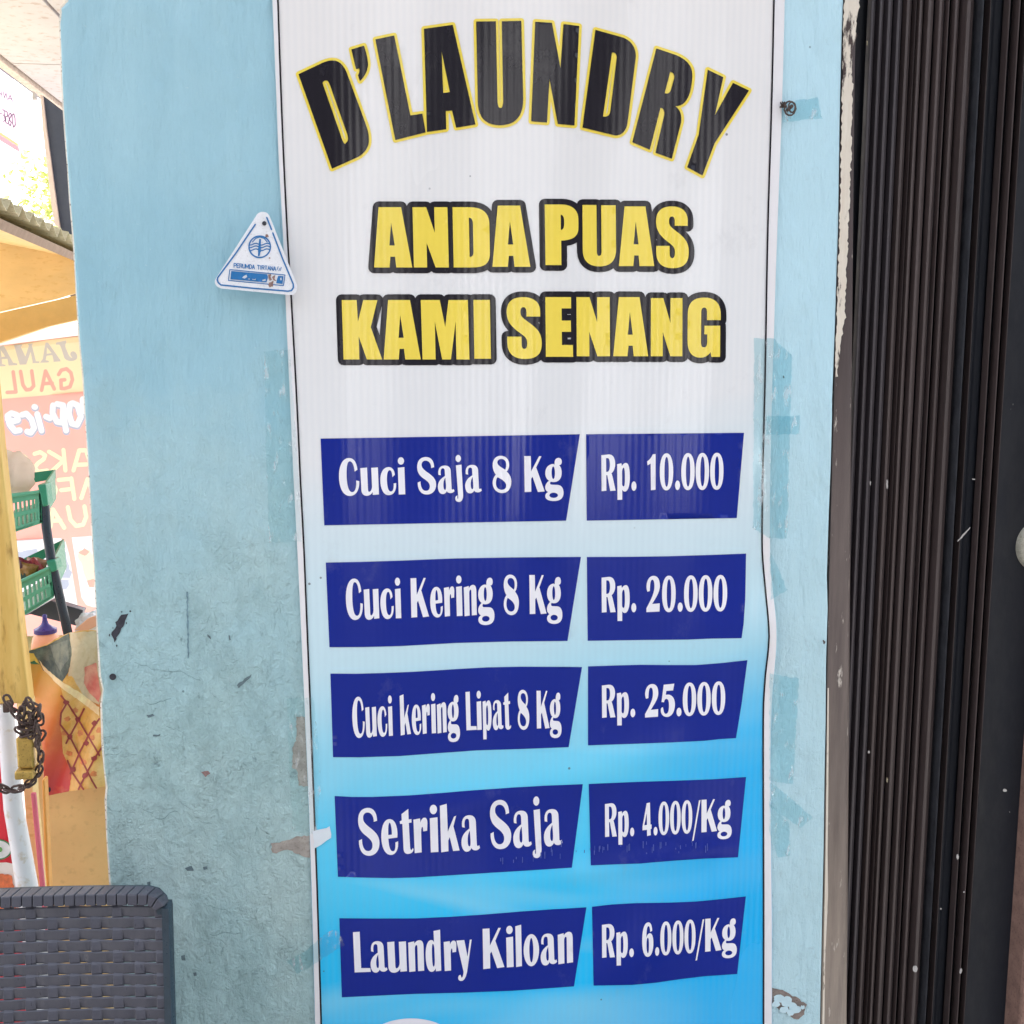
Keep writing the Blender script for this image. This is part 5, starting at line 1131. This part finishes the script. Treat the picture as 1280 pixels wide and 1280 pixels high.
# sauce bottle with purple cap
bt = empty('sauce_bottle', at(57, 830, .80), 'squat orange sauce bottle with a purple nozzle cap', 'bottle')
k = 2.2/FPX; c0 = at(57, 791, .80)
mb = MB(); mb.lathe([(.0001, -80*k), (15*k, -80*k), (17*k, -76*k), (17.5*k, -16*k), (15.5*k, -6*k), (12*k, 0)], c0, 28); mb.build('bottle_body', worn('orange_bottle', lin(240, 166, 128), .35, .08), bt, True)
mb = MB(); mb.lathe([(.0001, .0005), (13.5*k, .0005), (13.5*k, 5*k), (9*k, 7.5*k), (4.6*k, 11*k), (3*k, 16*k), (2.6*k, 22*k), (1.8*k, 23*k), (.0001, 23*k)], c0, 28); mb.build('nozzle_cap', worn('purple_cap', lin(60, 44, 120), .35, .1), bt, True)
# crumpled white bag and brown lid right of the tube
bm2 = bmesh.new(); bmesh.ops.create_icosphere(bm2, subdivisions=4, radius=1); c = at(116, 782, 1.0); vs = []
for v in bm2.verts:
    q = v.co; kk = 1+.22*mn.noise(q*3)+.12*mn.noise(q*9); vs.append(c+Vector((q.x*.034*kk, q.y*.03*kk, q.z*.030*kk)))
fs = [tuple(v.index for v in f.verts) for f in bm2.faces]; bm2.free()
tag(mk('crumpled_bag', vs, fs, worn('white_crumple', lin(226, 226, 232), .5, .05, 60), None, False), 'crumpled white bag behind the printed fruit sheet', 'bag')
slabpx_o = slabpx('carton_flap', [(92,788),(110,773),(122,769),(122,782),(108,789)], .72, .006, worn('tan_carton', lin(206, 160, 132), .8, .1), None, .001)
tag(slabpx_o, 'tan carton flap sticking up beside the wall edge', 'carton')

# ------------------------------------------------------------------ beyond the stall: tarp, hung banner, cable, tree
tarp = empty('dark_tarp', at(72, 310, 2.45), 'dark slate tarpaulin strip with a pale hem hanging behind the wall', 'tarpaulin')
slabpx('cloth', [(53,119),(60,124),(78,138),(92,150),(96,330),(84,300),(76,286),(70,250),(64,205),(58,160)], 2.45, .012, worn('slate_tarp', lin(72, 78, 96), .7, .12, 8, .3, bumpd=.006), tarp, .002)
slabpx('pale_hem', [(50,118),(53.5,120),(58,160),(64,205),(70,250),(75,285),(68,281),(63,250),(58,205),(53,160)], 2.44, .016, worn('pale_hem_cloth', lin(214, 196, 192), .8, .1), tarp, .001)
hb_ = empty('hung_banner', at(5, 180, 2.9), 'pinkish white banner hanging from the ceiling edge, its phone number reversed', 'banner')
HB = translucent('backlit_pinkwhite', lin(206, 188, 204), trans=.3); HY = 2.9
flat('sheet', fill([[(-60,52),(0,86),(17,96),(25,191),(0,176),(-60,140)]], 8), lambda a, b: at(a, b, HY), HB, hb_)
flat('yellow_stripe', fill([[(-60,128),(0,165),(22.5,180),(22.8,183),(0,168.5),(-60,132)]], 8), lambda a, b: at(a, b, HY-.003), translucent('stripe_yellow', lin(240, 208, 150)), hb_)
flat('pink_border', fill([[(-60,132),(0,168.7),(22.9,183.4),(25,191),(0,176),(-60,140)]], 8), lambda a, b: at(a, b, HY-.003), translucent('border_pink', lin(216, 180, 186)), hb_)
ik = translucent('faded_mauve', lin(120, 96, 122), trans=.2)
z2 = lambda pts: [(a/5.565, 90+b/5.565) for a, b in pts]
stk('lettering', [z2(q) for q in ([(88,205),(70,160),(55,195)], [(80,190),(62,180)], [(50,190),(42,145),(30,180),(22,135)], [(8,135),(14,175)], [(-6,128),(0,168)], [(10,155),(-4,148)])], .9, lambda a, b: at(a, b, HY-.004), ik, hb_, h=3)
stk('lettering', [z2(q) for q in ([(84,300),(96,290),(104,320),(106,370),(95,385),(86,350),(84,300)], [(72,285),(80,300),(64,330),(60,300),(72,285)], [(64,330),(78,350),(72,375),(58,360),(64,330)], [(36,270),(50,280),(52,310),(38,310),(40,350),(52,360)], [(18,262),(28,265),(30,300),(20,300)], [(30,300),(36,335),(24,345)], [(0,285),(10,290)])], 1.3, lambda a, b: at(a, b, HY-.004), ik, hb_, h=3)
mb = MB(); mb.tube([at(-20, 108, 3.2), at(22, 155, 3.2), at(40, 171, 3.2), at(58, 187, 3.2), at(140, 260, 3.2)], .0022, 6)
tag(mb.build('overhead_cable', worn('grey_cable', lin(130, 136, 140), .6), None, True), 'thin grey cable crossing the sky behind the hung banner', 'cable')
slabpx('roof_bracket', [(40,113),(44.5,116),(45,124),(41,125.5),(39.5,122)], 2.6, .02, worn('bracket_grey', lin(190, 186, 190), .6), tarp, .002)

# tree far behind the stall roof
tree = empty('broadleaf_tree', (at(112, 300, 9.0).x, 9.0, 0), 'sunlit yellow green tree far behind the stall roof', 'tree')
tc_ = at(46, 262, 9.0)
mb = MB(); bx = tree.location.x; mb.tube([(bx, 9, 0), (bx+.05, 9.05, .9), (bx-.02, 9, 1.7), (bx-.1, 9, 2.2)], [.13, .11, .08, .03], 10)
for k in range(5):
    a = k*1.26; mb.tube([(bx, 9, 1.5+.1*k), (bx+.35*math.cos(a), 9+.35*math.sin(a), 2.0+.1*k), (bx+.75*math.cos(a), 9+.75*math.sin(a), 2.4+.1*k)], [.05, .035, .012], 7)
mb.build('trunk', worn('bark', (.16, .12, .09), .9, .3, 40), tree, True)
lm = translucent('young_leaf', (.42, .46, .14), trans=.6); mb = MB(); rn = random.Random(11)
clumps = [(Vector((rn.uniform(-.05, .85), rn.uniform(-.7, .7), rn.uniform(-.5, .42))), rn.uniform(.14, .3)) for _ in range(30)]
for cpos, cr_s in clumps:
    for _ in range(90):
        d = Vector((rn.gauss(0, 1), rn.gauss(0, 1), rn.gauss(0, .8))); d.normalize(); p = tc_+Vector((0, 0, -.1))+cpos+d*cr_s*rn.uniform(.3, 1)
        t = Vector((rn.gauss(0, 1), rn.gauss(0, 1), rn.gauss(0, .6)-.3)).normalized(); s = t.cross(Vector((rn.gauss(0, 1), rn.gauss(0, 1), rn.gauss(0, 1)))).normalized(); l = rn.uniform(.05, .09)
        mb.add([p, p+t*l*.5+s*l*.22, p+t*l, p+t*l*.5-s*l*.22], [(0, 1, 2, 3)])
mb.build('crown', lm, tree)
